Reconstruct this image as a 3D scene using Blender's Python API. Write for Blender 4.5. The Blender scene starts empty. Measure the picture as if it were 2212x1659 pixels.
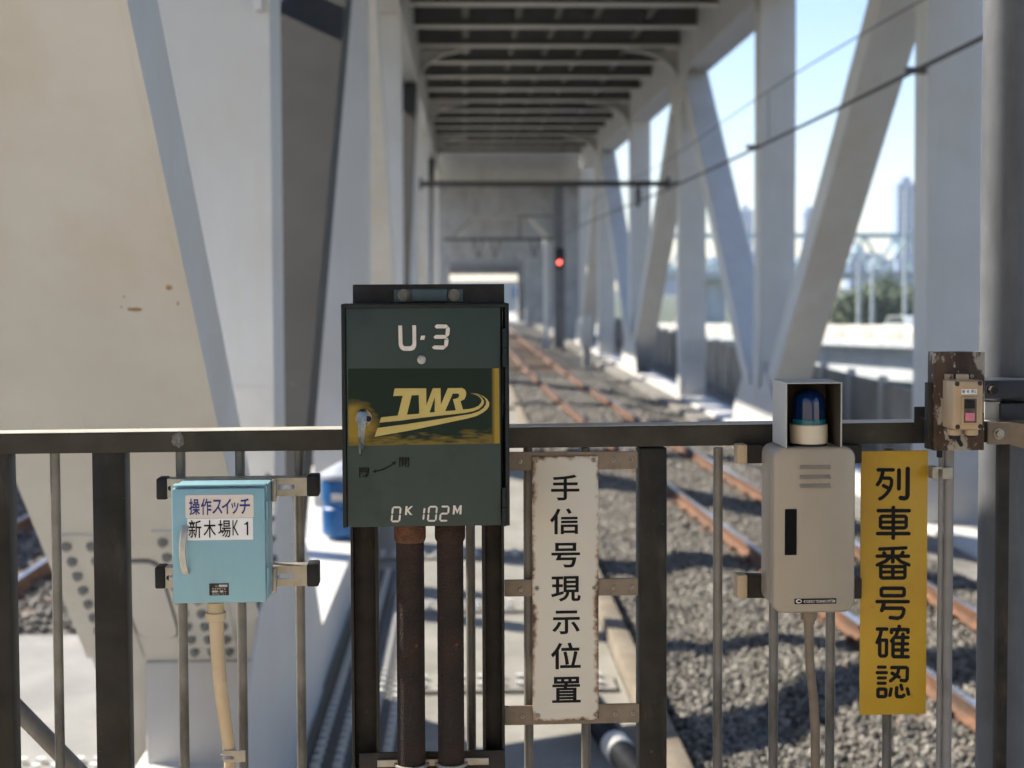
import bpy, bmesh, math, random
import numpy as np
from mathutils import Vector, Matrix, Quaternion
from mathutils.geometry import tessellate_polygon
random.seed(7); rng = np.random.default_rng(7)
SC = bpy.context.scene
COL = SC.collection

# ------------------------------------------------------------------ camera
E = 1.55                                   # eye height above the platform floor
LENS = 50.0; W2, H2 = 2212.0, 1659.0       # measuring frame of the photograph
F = LENS / 36.0 * W2
A = math.atan(106 / F)                     # the camera looks this much right of the bridge axis
TP = 0.042; P = math.atan(TP); ROLL = 0.004
SY = 610 - H2 / 2 + F * TP
fh = Vector((math.sin(A), math.cos(A), 0)); rh = Vector((math.cos(A), -math.sin(A), 0)); zz = Vector((0, 0, 1))
fw = fh * math.cos(P) - zz * math.sin(P); up0 = zz * math.cos(P) + fh * math.sin(P)
ri = rh * math.cos(ROLL) - up0 * math.sin(ROLL); up = up0 * math.cos(ROLL) + rh * math.sin(ROLL)
EYE = Vector((0, 0, E))
cam = bpy.data.cameras.new('camera'); camo = bpy.data.objects.new('camera', cam); COL.objects.link(camo)
cam.sensor_width = 36; cam.lens = LENS; cam.shift_y = SY / W2; cam.clip_start = .05; cam.clip_end = 6000
m = Matrix((ri, up, -fw)).transposed().to_4x4(); m.translation = EYE; camo.matrix_world = m
cam.dof.use_dof = True; cam.dof.focus_distance = 3.05; cam.dof.aperture_fstop = 3.3; cam.dof.aperture_blades = 0
SC.camera = camo

# ------------------------------------------------------------------ light
SUN_AZ, SUN_EL = math.radians(-62), math.radians(40)
sdir = Vector((math.sin(SUN_AZ) * math.cos(SUN_EL), math.cos(SUN_AZ) * math.cos(SUN_EL), math.sin(SUN_EL)))
wd = bpy.data.worlds.new('World'); SC.world = wd; wd.use_nodes = True
nt = wd.node_tree; sky = nt.nodes.new('ShaderNodeTexSky'); sky.sky_type = 'NISHITA'; sky.sun_disc = False
sky.sun_elevation = SUN_EL; sky.sun_rotation = SUN_AZ % (2 * math.pi); sky.air_density = 1.3; sky.dust_density = .12; sky.ozone_density = 1.5; sky.altitude = 0
bg = nt.nodes['Background']; bg.inputs['Strength'].default_value = .088; 
wb = nt.nodes.new('ShaderNodeMixRGB'); wb.blend_type = 'MULTIPLY'; wb.inputs[0].default_value = 1; wb.inputs[2].default_value = (.89, .95, 1.19, 1)   # camera white balance
nt.links.new(sky.outputs[0], wb.inputs[1]); nt.links.new(wb.outputs[0], bg.inputs['Color'])
sl = bpy.data.lights.new('sun', 'SUN'); sl.energy = 5.0; sl.angle = math.radians(.53); sl.color = (1, .93, .82)
so = bpy.data.objects.new('sun', sl); COL.objects.link(so); so.rotation_euler = (-sdir).to_track_quat('-Z', 'Y').to_euler(); so.location = (0, 0, 40)
vs = SC.view_settings; vs.view_transform = 'Standard'; vs.look = 'None'; vs.gamma = 1; vs.use_curve_mapping = False; vs.exposure = 1.15
SC.render.engine = 'CYCLES'; SC.cycles.use_denoising = True; SC.cycles.max_bounces = 6; SC.cycles.diffuse_bounces = 4; SC.cycles.glossy_bounces = 2; SC.cycles.transmission_bounces = 4; SC.cycles.volume_bounces = 0
SC.cycles.sample_clamp_indirect = 6; SC.cycles.use_adaptive_sampling = True; SC.cycles.adaptive_threshold = .03; SC.cycles.use_light_tree = False

# ------------------------------------------------------------------ measuring helpers
PSI = math.atan(.055)
FU = rh * math.cos(PSI) + fh * math.sin(PSI); FV = fh * math.cos(PSI) - rh * math.sin(PSI)
FO = Vector((0, 0, 0)) + fh * 3.16
MF = Matrix((FU, FV, zz)).transposed().to_4x4(); MF.translation = FO
MFI = MF.inverted(); I4 = Matrix.Identity(4)
EL = MFI @ EYE
def ray(x, y):
    return fw + ri * ((x - W2 / 2) / F) + up * ((H2 / 2 + SY - y) / F)
def q(x, y, n=0.0):
    """photo position -> fence frame (along fence, up) on the plane n metres in front of the railing"""
    d = MFI.to_3x3() @ ray(x, y); t = (-n - EL.y) / d.y; p = EL + d * t
    return p.x, p.z
def gpt(x, y, h):
    """photo position -> world point at height h relative to the eye"""
    d = ray(x, y); t = h / d.z; return EYE + d * t

# ------------------------------------------------------------------ materials
MATS = {}
def pm(name, c1, c2=None, scale=6, rough=.6, metal=0., bump=0., bscale=40, spot=None, stretch=(1, 1, 1), rvar=.12, contrast=(.35, .65), island=0, coat=0.):
    """procedural paint: two tones by noise, optional spots (colour, scale, lo, hi, stretch), fine bump"""
    if name in MATS: return MATS[name]
    m = bpy.data.materials.new(name); m.use_nodes = True; t = m.node_tree; b = t.nodes['Principled BSDF']
    N = t.nodes.new; L = t.links.new
    tc = N('ShaderNodeTexCoord'); mp = N('ShaderNodeMapping'); mp.inputs['Scale'].default_value = stretch; L(tc.outputs['Object'], mp.inputs[0])
    n1 = N('ShaderNodeTexNoise'); n1.inputs['Scale'].default_value = scale; n1.inputs['Detail'].default_value = 6; n1.inputs['Roughness'].default_value = .6
    L(mp.outputs[0], n1.inputs['Vector'])
    rp = N('ShaderNodeValToRGB'); rp.color_ramp.elements[0].position = contrast[0]; rp.color_ramp.elements[1].position = contrast[1]
    c2 = c2 or c1
    rp.color_ramp.elements[0].color = (*c1, 1); rp.color_ramp.elements[1].color = (*c2, 1); L(n1.outputs['Fac'], rp.inputs[0])
    out = rp.outputs[0]
    if island:
        g = N('ShaderNodeNewGeometry'); mm = N('ShaderNodeMapRange'); mm.inputs[3].default_value = 1 - island; mm.inputs[4].default_value = 1 + island
        L(g.outputs['Random Per Island'], mm.inputs[0]); mx = N('ShaderNodeMixRGB'); mx.blend_type = 'MULTIPLY'; mx.inputs[0].default_value = 1
        L(out, mx.inputs[1]); L(mm.outputs[0], mx.inputs[2]); out = mx.outputs[0]
    for sp in (spot or []):
        col, sc, lo, hi, st = sp
        mp2 = N('ShaderNodeMapping'); mp2.inputs['Scale'].default_value = st; mp2.inputs['Location'].default_value = (3.1 * sc, 1.7, .3); L(tc.outputs['Object'], mp2.inputs[0])
        n2 = N('ShaderNodeTexNoise'); n2.inputs['Scale'].default_value = sc; n2.inputs['Detail'].default_value = 8; n2.inputs['Roughness'].default_value = .65
        L(mp2.outputs[0], n2.inputs['Vector'])
        r2 = N('ShaderNodeMapRange'); r2.inputs[1].default_value = lo; r2.inputs[2].default_value = hi; L(n2.outputs['Fac'], r2.inputs[0])
        mx = N('ShaderNodeMixRGB'); mx.inputs[2].default_value = (*col, 1); L(r2.outputs[0], mx.inputs[0]); L(out, mx.inputs[1]); out = mx.outputs[0]
    L(out, b.inputs['Base Color'])
    b.inputs['Metallic'].default_value = metal; b.inputs['Coat Weight'].default_value = coat; b.inputs['Coat Roughness'].default_value = .15
    rr = N('ShaderNodeMapRange'); rr.inputs[3].default_value = max(.03, rough - rvar); rr.inputs[4].default_value = min(1, rough + rvar)
    L(n1.outputs['Fac'], rr.inputs[0]); L(rr.outputs[0], b.inputs['Roughness'])
    if bump:
        nb = N('ShaderNodeTexNoise'); nb.inputs['Scale'].default_value = bscale; nb.inputs['Detail'].default_value = 5; L(mp.outputs[0], nb.inputs['Vector'])
        bp = N('ShaderNodeBump'); bp.inputs['Strength'].default_value = bump; bp.inputs['Distance'].default_value = .02; L(nb.outputs['Fac'], bp.inputs['Height']); L(bp.outputs[0], b.inputs['Normal'])
    MATS[name] = m; return m
def emit(name, c, s):
    m = bpy.data.materials.new(name); m.use_nodes = True; b = m.node_tree.nodes['Principled BSDF']
    b.inputs['Base Color'].default_value = (*c, 1); b.inputs['Emission Color'].default_value = (*c, 1); b.inputs['Emission Strength'].default_value = s; m.cycles.emission_sampling = 'NONE'; return m

ONE = (1, 1, 1)
def matte(m, lvl=.12):
    m.node_tree.nodes['Principled BSDF'].inputs['Specular IOR Level'].default_value = lvl; return m
M_bridge = pm('bridge_paint', (0.57, 0.557, 0.525), (0.63, 0.617, 0.585), 1.3, .5, bump=.03, bscale=14, spot=[((.56, .53, .47), 4.0, .48, .85, (1, 1, .07)), ((.54, .49, .41), .8, .50, .85, (1, 1, .6)), ((.30, .17, .07), 3.0, .745, .76, ONE)])
M_bridge2 = pm('bridge_paint_old', (.40, .385, .34), (.48, .465, .42), 1.0, .55, bump=.03, bscale=10, spot=[((.33, .29, .23), 1.5, .58, .8, (1, 1, .2))])
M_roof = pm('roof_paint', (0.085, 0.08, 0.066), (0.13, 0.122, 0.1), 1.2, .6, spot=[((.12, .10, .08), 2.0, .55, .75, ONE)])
M_shadegrime = pm('shaded_grimy_bridge_paint', (0.018, 0.0165, 0.0135), (0.032, 0.029, 0.024), 1.5, .65, bump=.03, bscale=14, spot=[((.26, .25, .23), 14, .68, .76, ONE)])  # shade on the left diagonals put into the colour, over grime and specks
M_bolt = pm('bolt_paint', (0.2, 0.2, 0.19), (0.27, 0.265, 0.25), 20, .5)
M_deck = pm('deck_paint', (0.21, 0.2, 0.17), (0.29, 0.275, 0.24), 2.0, .6, bump=.05, bscale=30, spot=[((.40, .36, .30), 3.0, .55, .8, ONE)])
M_conc = pm('concrete', (.40, .38, .34), (.52, .495, .445), 3, .85, bump=.15, bscale=30, spot=[((.22, .21, .19), 1.3, .55, .8, (1, 1, .5))])
M_concd = pm('dirty_concrete', (.16, .15, .13), (.25, .235, .205), 3, .9, bump=.15, bscale=30, spot=[((.08, .075, .065), 1.3, .5, .75, ONE)])
M_far = pm('far_grey_paint', (0.27, 0.27, 0.265), (0.35, 0.35, 0.34), 1.0, .6, spot=[((.16, .15, .14), 1.2, .5, .75, (1, 1, .3))])
M_gal = pm('galvanised_dark', (0.15, 0.138, 0.115), (0.24, 0.222, 0.19), 9, .38, metal=.15, bump=.04, bscale=120, spot=[((.035, .032, .028), 6, .52, .75, (1, 1, .4)), ((.28, .26, .22), 14, .70, .82, ONE)])
M_post = pm('dark_post', (0.015, 0.0135, 0.0105), (0.032, 0.028, 0.022), 9, .45, metal=.2, spot=[((.075, .067, .053), 13, .55, .78, (1, 1, .35)), ((.16, .145, .12), 40, .68, .76, ONE)])
M_railsun = pm('sunlit_rail_top', (.50, .47, .40), (.62, .58, .50), 14, .4, metal=.2)  # sunlight on the rail top put into a paler colour
M_rail = pm('rail_steel_dark', (0.03, 0.027, 0.021), (0.056, 0.05, 0.04), 10, .42, metal=.3, bump=.03, bscale=120, spot=[((.14, .128, .10), 9, .60, .85, (.4, 1, 1)), ((.09, .045, .022), 34, .69, .74, ONE)])
M_black = pm('black_rubber', (.012, .012, .012), (.02, .02, .02), 20, .55)
M_green = pm('dark_green_paint', (0.033, 0.049, 0.041), (0.04, 0.057, 0.048), 5, .42, bump=.015, bscale=60, spot=[((.02, .026, .024), 3.5, .58, .8, ONE)])
M_greenrim = pm('dark_rim', (.007, .012, .012), (.016, .018, .017), 8, .4)
M_frame = pm('weathered_channel', (0.018, 0.015, 0.012), (0.04, 0.034, 0.027), 14, .6, bump=.05, bscale=90, spot=[((.10, .055, .03), 16, .6, .8, (1, 1, .4)), ((.16, .15, .12), 22, .7, .8, ONE)])
M_white = pm('print_white', (.60, .54, .47), (.70, .64, .56), 60, .6)
M_gold = pm('gold_print', (0.45, 0.345, 0.09), (0.52, 0.4, 0.12), 20, .5)
M_blackprint = matte(pm('print_black', (.008, .008, .008), (.012, .012, .012), 20, .6))
M_navy = pm('print_navy', (.022, .025, .16), (.03, .035, .20), 20, .5)
M_chrome = pm('worn_chrome', (0.15, 0.138, 0.115), (0.27, 0.25, 0.215), 40, .28, metal=.9, bump=.05, bscale=200, spot=[((.16, .11, .07), 60, .58, .66, ONE)])
M_zinc = pm('zinc_strut', (.30, .265, .21), (.42, .38, .31), 18, .42, metal=.55, bump=.03, bscale=150, spot=[((.16, .10, .06), 25, .60, .78, ONE)])
M_bluebox = pm('pale_blue_enamel', (.205, .375, .43), (.235, .415, .468), 5, .38, bump=.008, bscale=120, spot=[((.165, .30, .34), 7, .52, .85, (1, 1, .25)), ((.13, .11, .08), 60, .715, .75, ONE)])
M_bluedark = pm('pale_blue_hinge', (.15, .29, .34), (.19, .34, .39), 30, .4)
M_stick1 = pm('sticker_cream', (.62, .55, .47), (.68, .61, .53), 12, .55)
M_stick2 = pm('sticker_white', (.74, .72, .69), (.80, .78, .75), 12, .55)
M_plate = pm('nameplate_black', (.02, .017, .015), (.035, .03, .025), 60, .4)
M_platetxt = pm('nameplate_text', (.40, .36, .30), (.5, .45, .38), 60, .5)
M_hose = pm('cream_hose', (.48, .36, .21), (.56, .43, .27), 12, .6, spot=[((.3, .2, .1), 14, .6, .8, ONE)])
M_rust = pm('rusty_pipe', (0.024, 0.018, 0.014), (0.046, 0.026, 0.018), 16, .8, bump=.5, bscale=260, spot=[((.030, .026, .022), 5, .48, .62, (1, 1, .35)), ((.22, .085, .03), 30, .66, .76, ONE)])
M_rustcap = pm('rusty_cap', (0.075, 0.03, 0.014), (0.15, 0.062, 0.026), 40, .85, bump=.5, bscale=200)
M_bracket = pm('brown_bracket', (.155, .115, .078), (.225, .172, .12), 14, .55, metal=.15, spot=[((.07, .045, .03), 9, .56, .76, ONE)])
M_screw = pm('screw_head', (.30, .27, .23), (.42, .38, .33), 90, .35, metal=.8)
M_beige = pm('beige_plastic', (0.32, 0.268, 0.197), (0.34, 0.287, 0.212), 3, .36, coat=.15, spot=[((.25, .205, .145), 5, .50, .88, (1, 1, .22)), ((.16, .12, .08), 70, .72, .75, ONE)])
M_hood = pm('hood_paint', (0.4, 0.38, 0.325), (0.45, 0.43, 0.37), 5, .5)
M_hoodin = M_hood
M_lampbase = pm('lamp_base_cream', (.58, .50, .36), (.62, .53, .39), 6, .35)
M_yellow = pm('yellow_board', (0.46, 0.262, 0.008), (0.51, 0.3, 0.011), 6, .5, bump=.01, bscale=60, spot=[((.30, .15, .02), 22, .66, .76, ONE), ((.40, .20, .02), 4, .55, .8, ONE)])
M_board = pm('peeling_brown_board', (.045, .027, .017), (.085, .052, .033), 22, .6, bump=.25, bscale=110, stretch=(1, 1, .3), spot=[((.33, .285, .215), 16, .535, .575, (1, 1, .6)), ((.40, .35, .28), 55, .60, .64, (1, 1, .5))])
M_switch = pm('switch_cream', (.40, .275, .15), (.47, .34, .20), 9, .5, spot=[((.25, .16, .08), 16, .62, .8, ONE)])
M_pink = pm('pink_button', (.55, .16, .20), (.62, .20, .24), 30, .45)
M_pole = pm('grey_pole', (0.075, 0.077, 0.08), (0.125, 0.127, 0.13), 5, .55, metal=.1, bump=.02, bscale=120, spot=[((.07, .07, .07), 7, .5, .68, (1, 1, .18))])
M_strap = pm('dark_strap', (.035, .04, .052), (.055, .06, .072), 9, .45, metal=.2)
M_conduit = pm('grey_conduit', (.19, .175, .155), (.26, .24, .21), 8, .5, spot=[((.09, .08, .065), 8, .55, .75, (1, 1, .3))])
M_rustrail = pm('rail_side_rust', (0.1, 0.048, 0.025), (0.2, 0.098, 0.05), 7, .8, bump=.2, bscale=60, spot=[((.07, .045, .03), 1.6, .52, .64, ONE)])
M_railtop = pm('rail_head', (.55, .56, .58), (.65, .66, .68), 9, .25, metal=.9)
M_sleeper = pm('sleeper', (0.13, 0.09, 0.062), (0.22, 0.165, 0.12), 6, .85, bump=.2, bscale=40)
M_stone = pm('ballast_stone', (0.118, 0.108, 0.09), (0.225, 0.208, 0.176), 9, .9, island=.65, spot=[((.16, .11, .075), .9, .62, .80, ONE)])
M_bed = pm('ballast_bed', (0.02, 0.018, 0.015), (0.1, 0.092, 0.078), 26, .95, bump=1.0, bscale=30, contrast=(.42, .60))
M_wire = pm('wire', (.03, .028, .026), (.05, .046, .042), 30, .5)
M_bluebarrel = pm('blue_plastic', (0.012, 0.09, 0.26), (0.018, 0.12, 0.31), 6, .4)
M_lidwhite = pm('white_sheet', (0.3, 0.33, 0.37), (0.37, 0.4, 0.44), 6, .6)
M_hosedark = pm('black_corrugated', (.018, .019, .022), (.03, .032, .036), 12, .5)
M_hosewhite = pm('white_corrugated', (.62, .61, .57), (.70, .69, .65), 12, .6)
M_wall = pm('brown_wall_panel', (.21, .185, .15), (.31, .275, .225), 1.2, .8, spot=[((.10, .09, .08), 1.0, .5, .7, (1, 1, .4))])
M_viaduct = pm('viaduct_concrete', (.40, .42, .42), (.52, .54, .53), .5, .85, spot=[((.26, .29, .31), .7, .5, .72, (1, 1, .15))])
M_barrier = pm('white_barrier', (0.44, 0.42, 0.36), (0.52, 0.5, 0.44), .6, .7)
M_fartruss = pm('green_truss_paint', (0.4, 0.52, 0.5), (0.46, 0.58, 0.56), .2, .7)
M_tower = pm('tower_glass', (.26, .34, .46), (.32, .40, .52), .02, .5)
M_towerw = pm('tower_window', (.16, .22, .32), (.2, .26, .36), .05, .35)
M_bark = pm('bark', (.07, .05, .035), (.11, .08, .06), 4, .9)
M_leaf = pm('leaf', (0.07, 0.1, 0.04), (0.13, 0.155, 0.07), .5, .7, island=.4)
M_water = pm('water', (.04, .07, .09), (.06, .09, .11), .05, .12, bump=.15, bscale=.4)
M_asph = pm('asphalt', (.05, .05, .05), (.065, .064, .062), 2, .9)
M_platform = pm('platform_paving', (.42, .36, .28), (.52, .45, .355), 2.5, .85, bump=.08, bscale=40)
M_canopy = pm('canopy_paint', (0.5, 0.455, 0.39), (0.56, 0.51, 0.44), 1.5, .6)
M_bounce = pm('bounce_wall_paint', (0.5, 0.45, 0.37), (0.58, 0.53, 0.44), .8, .7)
M_dark = pm('dark_grey_paint', (.10, .10, .105), (.14, .14, .145), 2, .6)
M_bounce = pm('bounce_wall_paint', (.05, .045, .038), (.075, .068, .058), .8, .7)
M_tyre = pm('tyre', (.02, .02, .02), None, 4, .8)
M_carwhite = pm('car_white', (.7, .7, .69), None, 2, .25, coat=.5)
M_carglass = pm('car_glass', (.03, .035, .04), None, 2, .1)
M_lampgrey = pm('lamp_pole_paint', (.42, .46, .44), (.48, .52, .5), 1, .5)
M_red = emit('signal_red', (1, .12, .09), 3)

for m_ in (M_post, M_rail, M_frame, M_black, M_greenrim, M_green, M_gal, M_strap, M_board, M_rust, M_hosedark, M_plate, M_navy): matte(m_, .22)
# ------------------------------------------------------------------ mesh helpers
class B:
    def __init__(s): s.v = []; s.f = []
    def add(s, vs, fs):
        o = len(s.v); s.v += [tuple(v) for v in vs]; s.f += [tuple(i + o for i in f) for f in fs]; return s
    def hexa(s, p):            # 8 corners: bottom 4 ccw, top 4 ccw
        return s.add(p, [(3, 2, 1, 0), (4, 5, 6, 7), (0, 1, 5, 4), (1, 2, 6, 5), (2, 3, 7, 6), (3, 0, 4, 7)])
    def box(s, x0, x1, y0, y1, z0, z1, c=0):
        if x0 > x1: x0, x1 = x1, x0
        if y0 > y1: y0, y1 = y1, y0
        if z0 > z1: z0, z1 = z1, z0
        if c <= 0:
            return s.hexa([(x0, y0, z0), (x1, y0, z0), (x1, y1, z0), (x0, y1, z0), (x0, y0, z1), (x1, y0, z1), (x1, y1, z1), (x0, y1, z1)])
        c = min(c, (x1 - x0) * .45, (y1 - y0) * .45, (z1 - z0) * .45)
        bm = bmesh.new(); bmesh.ops.create_cube(bm, size=1)
        for v in bm.verts: v.co = ((x0 + x1) / 2 + v.co.x * (x1 - x0), (y0 + y1) / 2 + v.co.y * (y1 - y0), (z0 + z1) / 2 + v.co.z * (z1 - z0))
        bmesh.ops.bevel(bm, geom=bm.edges[:], offset=c, segments=2, profile=.5, affect='EDGES')
        bm.verts.ensure_lookup_table(); s.add([v.co for v in bm.verts], [[v.index for v in f.verts] for f in bm.faces]); bm.free(); return s
    def rbox(s, x0, x1, y0, y1, z0, z1, r, c=.003, seg=7):
        """box whose four edges along Y are rounded with radius r, front (y0) edge chamfered c"""
        def ring(i, y):
            out = []
            for (cx, cz, a0) in ((x1 - r, z1 - r, 0), (x0 + r, z1 - r, 90), (x0 + r, z0 + r, 180), (x1 - r, z0 + r, 270)):
                for k in range(seg + 1):
                    a = math.radians(a0 + 90 * k / seg); out.append((cx + (r - i) * math.cos(a), y, cz + (r - i) * math.sin(a)))
            return out
        rings = [ring(c, y0), ring(c * .45, y0 + c * .18), ring(0, y0 + c), ring(0, y1)]; n = len(rings[0])
        vs = sum(rings, []); fs = [tuple(range(n))[::-1] if False else tuple(range(n))]
        for k in range(3):
            for i in range(n):
                j = (i + 1) % n; fs.append((k * n + i, (k + 1) * n + i, (k + 1) * n + j, k * n + j))
        fs.append(tuple(3 * n + i for i in range(n))[::-1]); fs[0] = fs[0][::-1] if False else fs[0]
        return s.add(vs, fs)
    def tube(s, path, r, seg=14, cap=True, rad=None):
        path = [Vector(p) for p in path]; n = len(path); t0 = (path[1] - path[0]).normalized()
        a = Vector((0, 0, 1)) if abs(t0.z) < .9 else Vector((1, 0, 0)); nx = t0.cross(a).normalized(); vs = []
        for i, p in enumerate(path):
            t = (path[min(i + 1, n - 1)] - path[max(i - 1, 0)]).normalized()
            nx = (nx - t * nx.dot(t)).normalized(); ny = t.cross(nx); rr = rad[i] if rad else r
            vs += [p + nx * (rr * math.cos(2 * math.pi * k / seg)) + ny * (rr * math.sin(2 * math.pi * k / seg)) for k in range(seg)]
        fs = []
        for i in range(n - 1):
            for k in range(seg):
                j = (k + 1) % seg; fs.append((i * seg + k, i * seg + j, (i + 1) * seg + j, (i + 1) * seg + k))
        if cap: fs += [tuple(range(seg))[::-1], tuple((n - 1) * seg + k for k in range(seg))]
        return s.add(vs, fs)
    def lathe(s, prof, cx, cy, seg=32, cap=True):
        n = len(prof); vs = [(cx + r * math.cos(2 * math.pi * k / seg), cy + r * math.sin(2 * math.pi * k / seg), z) for r, z in prof for k in range(seg)]; fs = []
        for i in range(n - 1):
            for k in range(seg):
                j = (k + 1) % seg; fs.append((i * seg + k, i * seg + j, (i + 1) * seg + j, (i + 1) * seg + k))
        if cap: fs += [tuple(range(seg))[::-1], tuple((n - 1) * seg + k for k in range(seg))]
        return s.add(vs, fs)
    def poly(s, loops, y, axis='y', thick=0.):
        """flat polygon (with holes) in XZ facing -Y at y; thick extrudes it backwards (simple outline only)"""
        if not isinstance(loops[0][0], (tuple, list)): loops = [loops]
        pts = [p for l in loops for p in l]
        tri = tessellate_polygon([[Vector((p[0], p[1], 0)) for p in l] for l in loops])
        fs = []
        for t in tri:
            a, b, c = [pts[i] for i in t]
            fs.append(tuple(t) if (b[0] - a[0]) * (c[1] - a[1]) - (b[1] - a[1]) * (c[0] - a[0]) > 0 else tuple(t)[::-1])
        vs = [(p[0], y, p[1]) for p in pts]; s.add(vs, fs)
        if thick:
            n0 = len(s.v) - len(vs); k0 = 0
            s.add([(p[0], y + thick, p[1]) for p in pts], [f[::-1] for f in fs]); nb = len(s.v) - len(pts)
            for l in loops:
                n = len(l); ar = sum(l[i][0] * l[(i + 1) % n][1] - l[(i + 1) % n][0] * l[i][1] for i in range(n))
                for i in range(n):
                    j = (i + 1) % n; fc = (n0 + k0 + i, nb + k0 + i, nb + k0 + j, n0 + k0 + j); s.f.append(fc if ar > 0 else fc[::-1])
                k0 += n
        return s
    def prism_x(s, loop, x0, x1):
        """outline in (y, z) extruded along x"""
        n = len(loop); ar = sum(loop[i][0] * loop[(i + 1) % n][1] - loop[(i + 1) % n][0] * loop[i][1] for i in range(n))
        if ar < 0: loop = loop[::-1]
        vs = [(x0, p[0], p[1]) for p in loop] + [(x1, p[0], p[1]) for p in loop]
        fs = [(i, n + i, n + (i + 1) % n, (i + 1) % n)[::-1] for i in range(n)]
        fs += [tuple(range(n))[::-1], tuple(range(n, 2 * n))]
        return s.add(vs, fs)
    def mesh(s, name, mat, smooth=35, o=(0, 0, 0)):
        me = bpy.data.meshes.new(name); me.from_pydata([(v[0] - o[0], v[1] - o[1], v[2] - o[2]) for v in s.v], [], s.f); me.validate()
        me.materials.append(mat)
        if smooth:
            me.shade_smooth()
            try: me.set_sharp_from_angle(angle=math.radians(smooth))
            except Exception: pass
        me.update(); return me

class Thing:
    """an Empty at the base that parents the parts; coordinates are given in frame fr"""
    def __init__(s, name, label, cat, o=(0, 0, 0), fr=I4, group=None, kind=None):
        s.o = Vector(o); s.e = bpy.data.objects.new(name, None); COL.objects.link(s.e); s.e.empty_display_size = .1
        s.e.matrix_world = fr @ Matrix.Translation(s.o); s.e['label'] = label; s.e['category'] = cat
        if group: s.e['group'] = group
        if kind: s.e['kind'] = kind
    def part(s, name, b, mat, parent=None, smooth=35):
        me = b.mesh(name, mat, smooth, s.o); o = bpy.data.objects.new(name, me); COL.objects.link(o); o.parent = parent or s.e; return o
    def inst(s, name, me, loc, rot=None, parent=None):
        o = bpy.data.objects.new(name, me); COL.objects.link(o); o.parent = parent or s.e; o.location = Vector(loc) - s.o
        if rot is not None: o.rotation_mode = 'QUATERNION'; o.rotation_quaternion = rot
        return o
def single(name, b, mat, label, cat, o=(0, 0, 0), fr=I4, group=None, kind=None, smooth=35):
    me = b.mesh(name, mat, smooth, o); ob = bpy.data.objects.new(name, me); COL.objects.link(ob); ob.matrix_world = fr @ Matrix.Translation(Vector(o))
    if kind: ob['kind'] = kind
    if label: ob['label'] = label
    if cat: ob['category'] = cat
    if group: ob['group'] = group
    return ob
def structure(name, b, mat, label=None, smooth=35):
    return single(name, b, mat, label, None, kind='structure', smooth=smooth)

def U(x, y, n=0): return q(x, y, n)[0]
def Wz(x, y, n=0): return q(x, y, n)[1]
def fbox(b, x0, y0, x1, y1, n0, n1, c=0):
    """upright box from its photo rectangle measured on its front plane n1, back at n0"""
    ym = (y0 + y1) / 2; xm = (x0 + x1) / 2
    return b.box(U(x0, ym, n1), U(x1, ym, n1), -n1, -n0, Wz(xm, y1, n1), Wz(xm, y0, n1), c)
def frect(x0, y0, x1, y1, n):
    ym = (y0 + y1) / 2; xm = (x0 + x1) / 2
    return U(x0, ym, n), U(x1, ym, n), Wz(xm, y1, n), Wz(xm, y0, n)
def text_part(th, body, rect, n, mat, name='lettering', offset=0., parent=None, keep=False):
    cu = bpy.data.curves.new('t', 'FONT'); cu.body = body; cu.size = 1; cu.offset = offset; cu.resolution_u = 3; cu.fill_mode = 'FRONT'
    ob = bpy.data.objects.new('t', cu); COL.objects.link(ob); dg = bpy.context.evaluated_depsgraph_get(); dg.update()
    me = ob.evaluated_get(dg).to_mesh(); vs = [v.co.copy() for v in me.vertices]; fs = [tuple(p.vertices) for p in me.polygons]
    ob.evaluated_get(dg).to_mesh_clear(); bpy.data.objects.remove(ob); bpy.data.curves.remove(cu)
    if not vs: return None
    x0, x1 = min(v.x for v in vs), max(v.x for v in vs); y0, y1 = min(v.y for v in vs), max(v.y for v in vs)
    a0, a1, b0, b1 = frect(*rect, n)
    b = B(); out = []
    for v in vs: out.append((a0 + (v.x - x0) / (x1 - x0) * (a1 - a0), -n, b0 + (v.y - y0) / (y1 - y0) * (b1 - b0)))
    ff = []
    for f in fs:
        ar = sum(out[f[i]][0] * out[f[(i + 1) % len(f)]][2] - out[f[(i + 1) % len(f)]][0] * out[f[i]][2] for i in range(len(f)))
        ff.append(f if ar > 0 else f[::-1])
    b.add(out, ff); return th.part(name, b, mat, parent, smooth=0)
def capsule(b, pts, w, n, px=None):
    """flat brush stroke with round ends along photo points"""
    P2 = [q(x, y, n) for x, y in pts]; r = w / 2 * (3.16 / F)
    for i, (x, z) in enumerate(P2):
        b.poly([(x + r * math.cos(2 * math.pi * k / 14), z + r * math.sin(2 * math.pi * k / 14)) for k in range(14)], -n - .00002 * (i + len(b.f) % 7 + 1))
    for i in range(len(P2) - 1):
        a = Vector(P2[i]); c = Vector(P2[i + 1]); d = (c - a)
        if d.length < 1e-6: continue
        d.normalize(); p = Vector((-d.y, d.x)) * r
        b.poly([tuple(a + p), tuple(a - p), tuple(c - p), tuple(c + p)], -n - .00002 * (i + 9 + len(b.f) % 5))

# ================================================================== THE LARGE STRUCTURE
XR, XL = 5.5, -1.1
HR = -2.8                                            # rail head, relative to the eye
def Z(h): return E + h
def tx(y): return 2.2 + 2.1 * math.exp(-(y - 4) / 28)  # track centre line

structure('water', B().box(-290, 890, -55, 1240, -13.2, -13), M_water, smooth=0)
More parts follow.
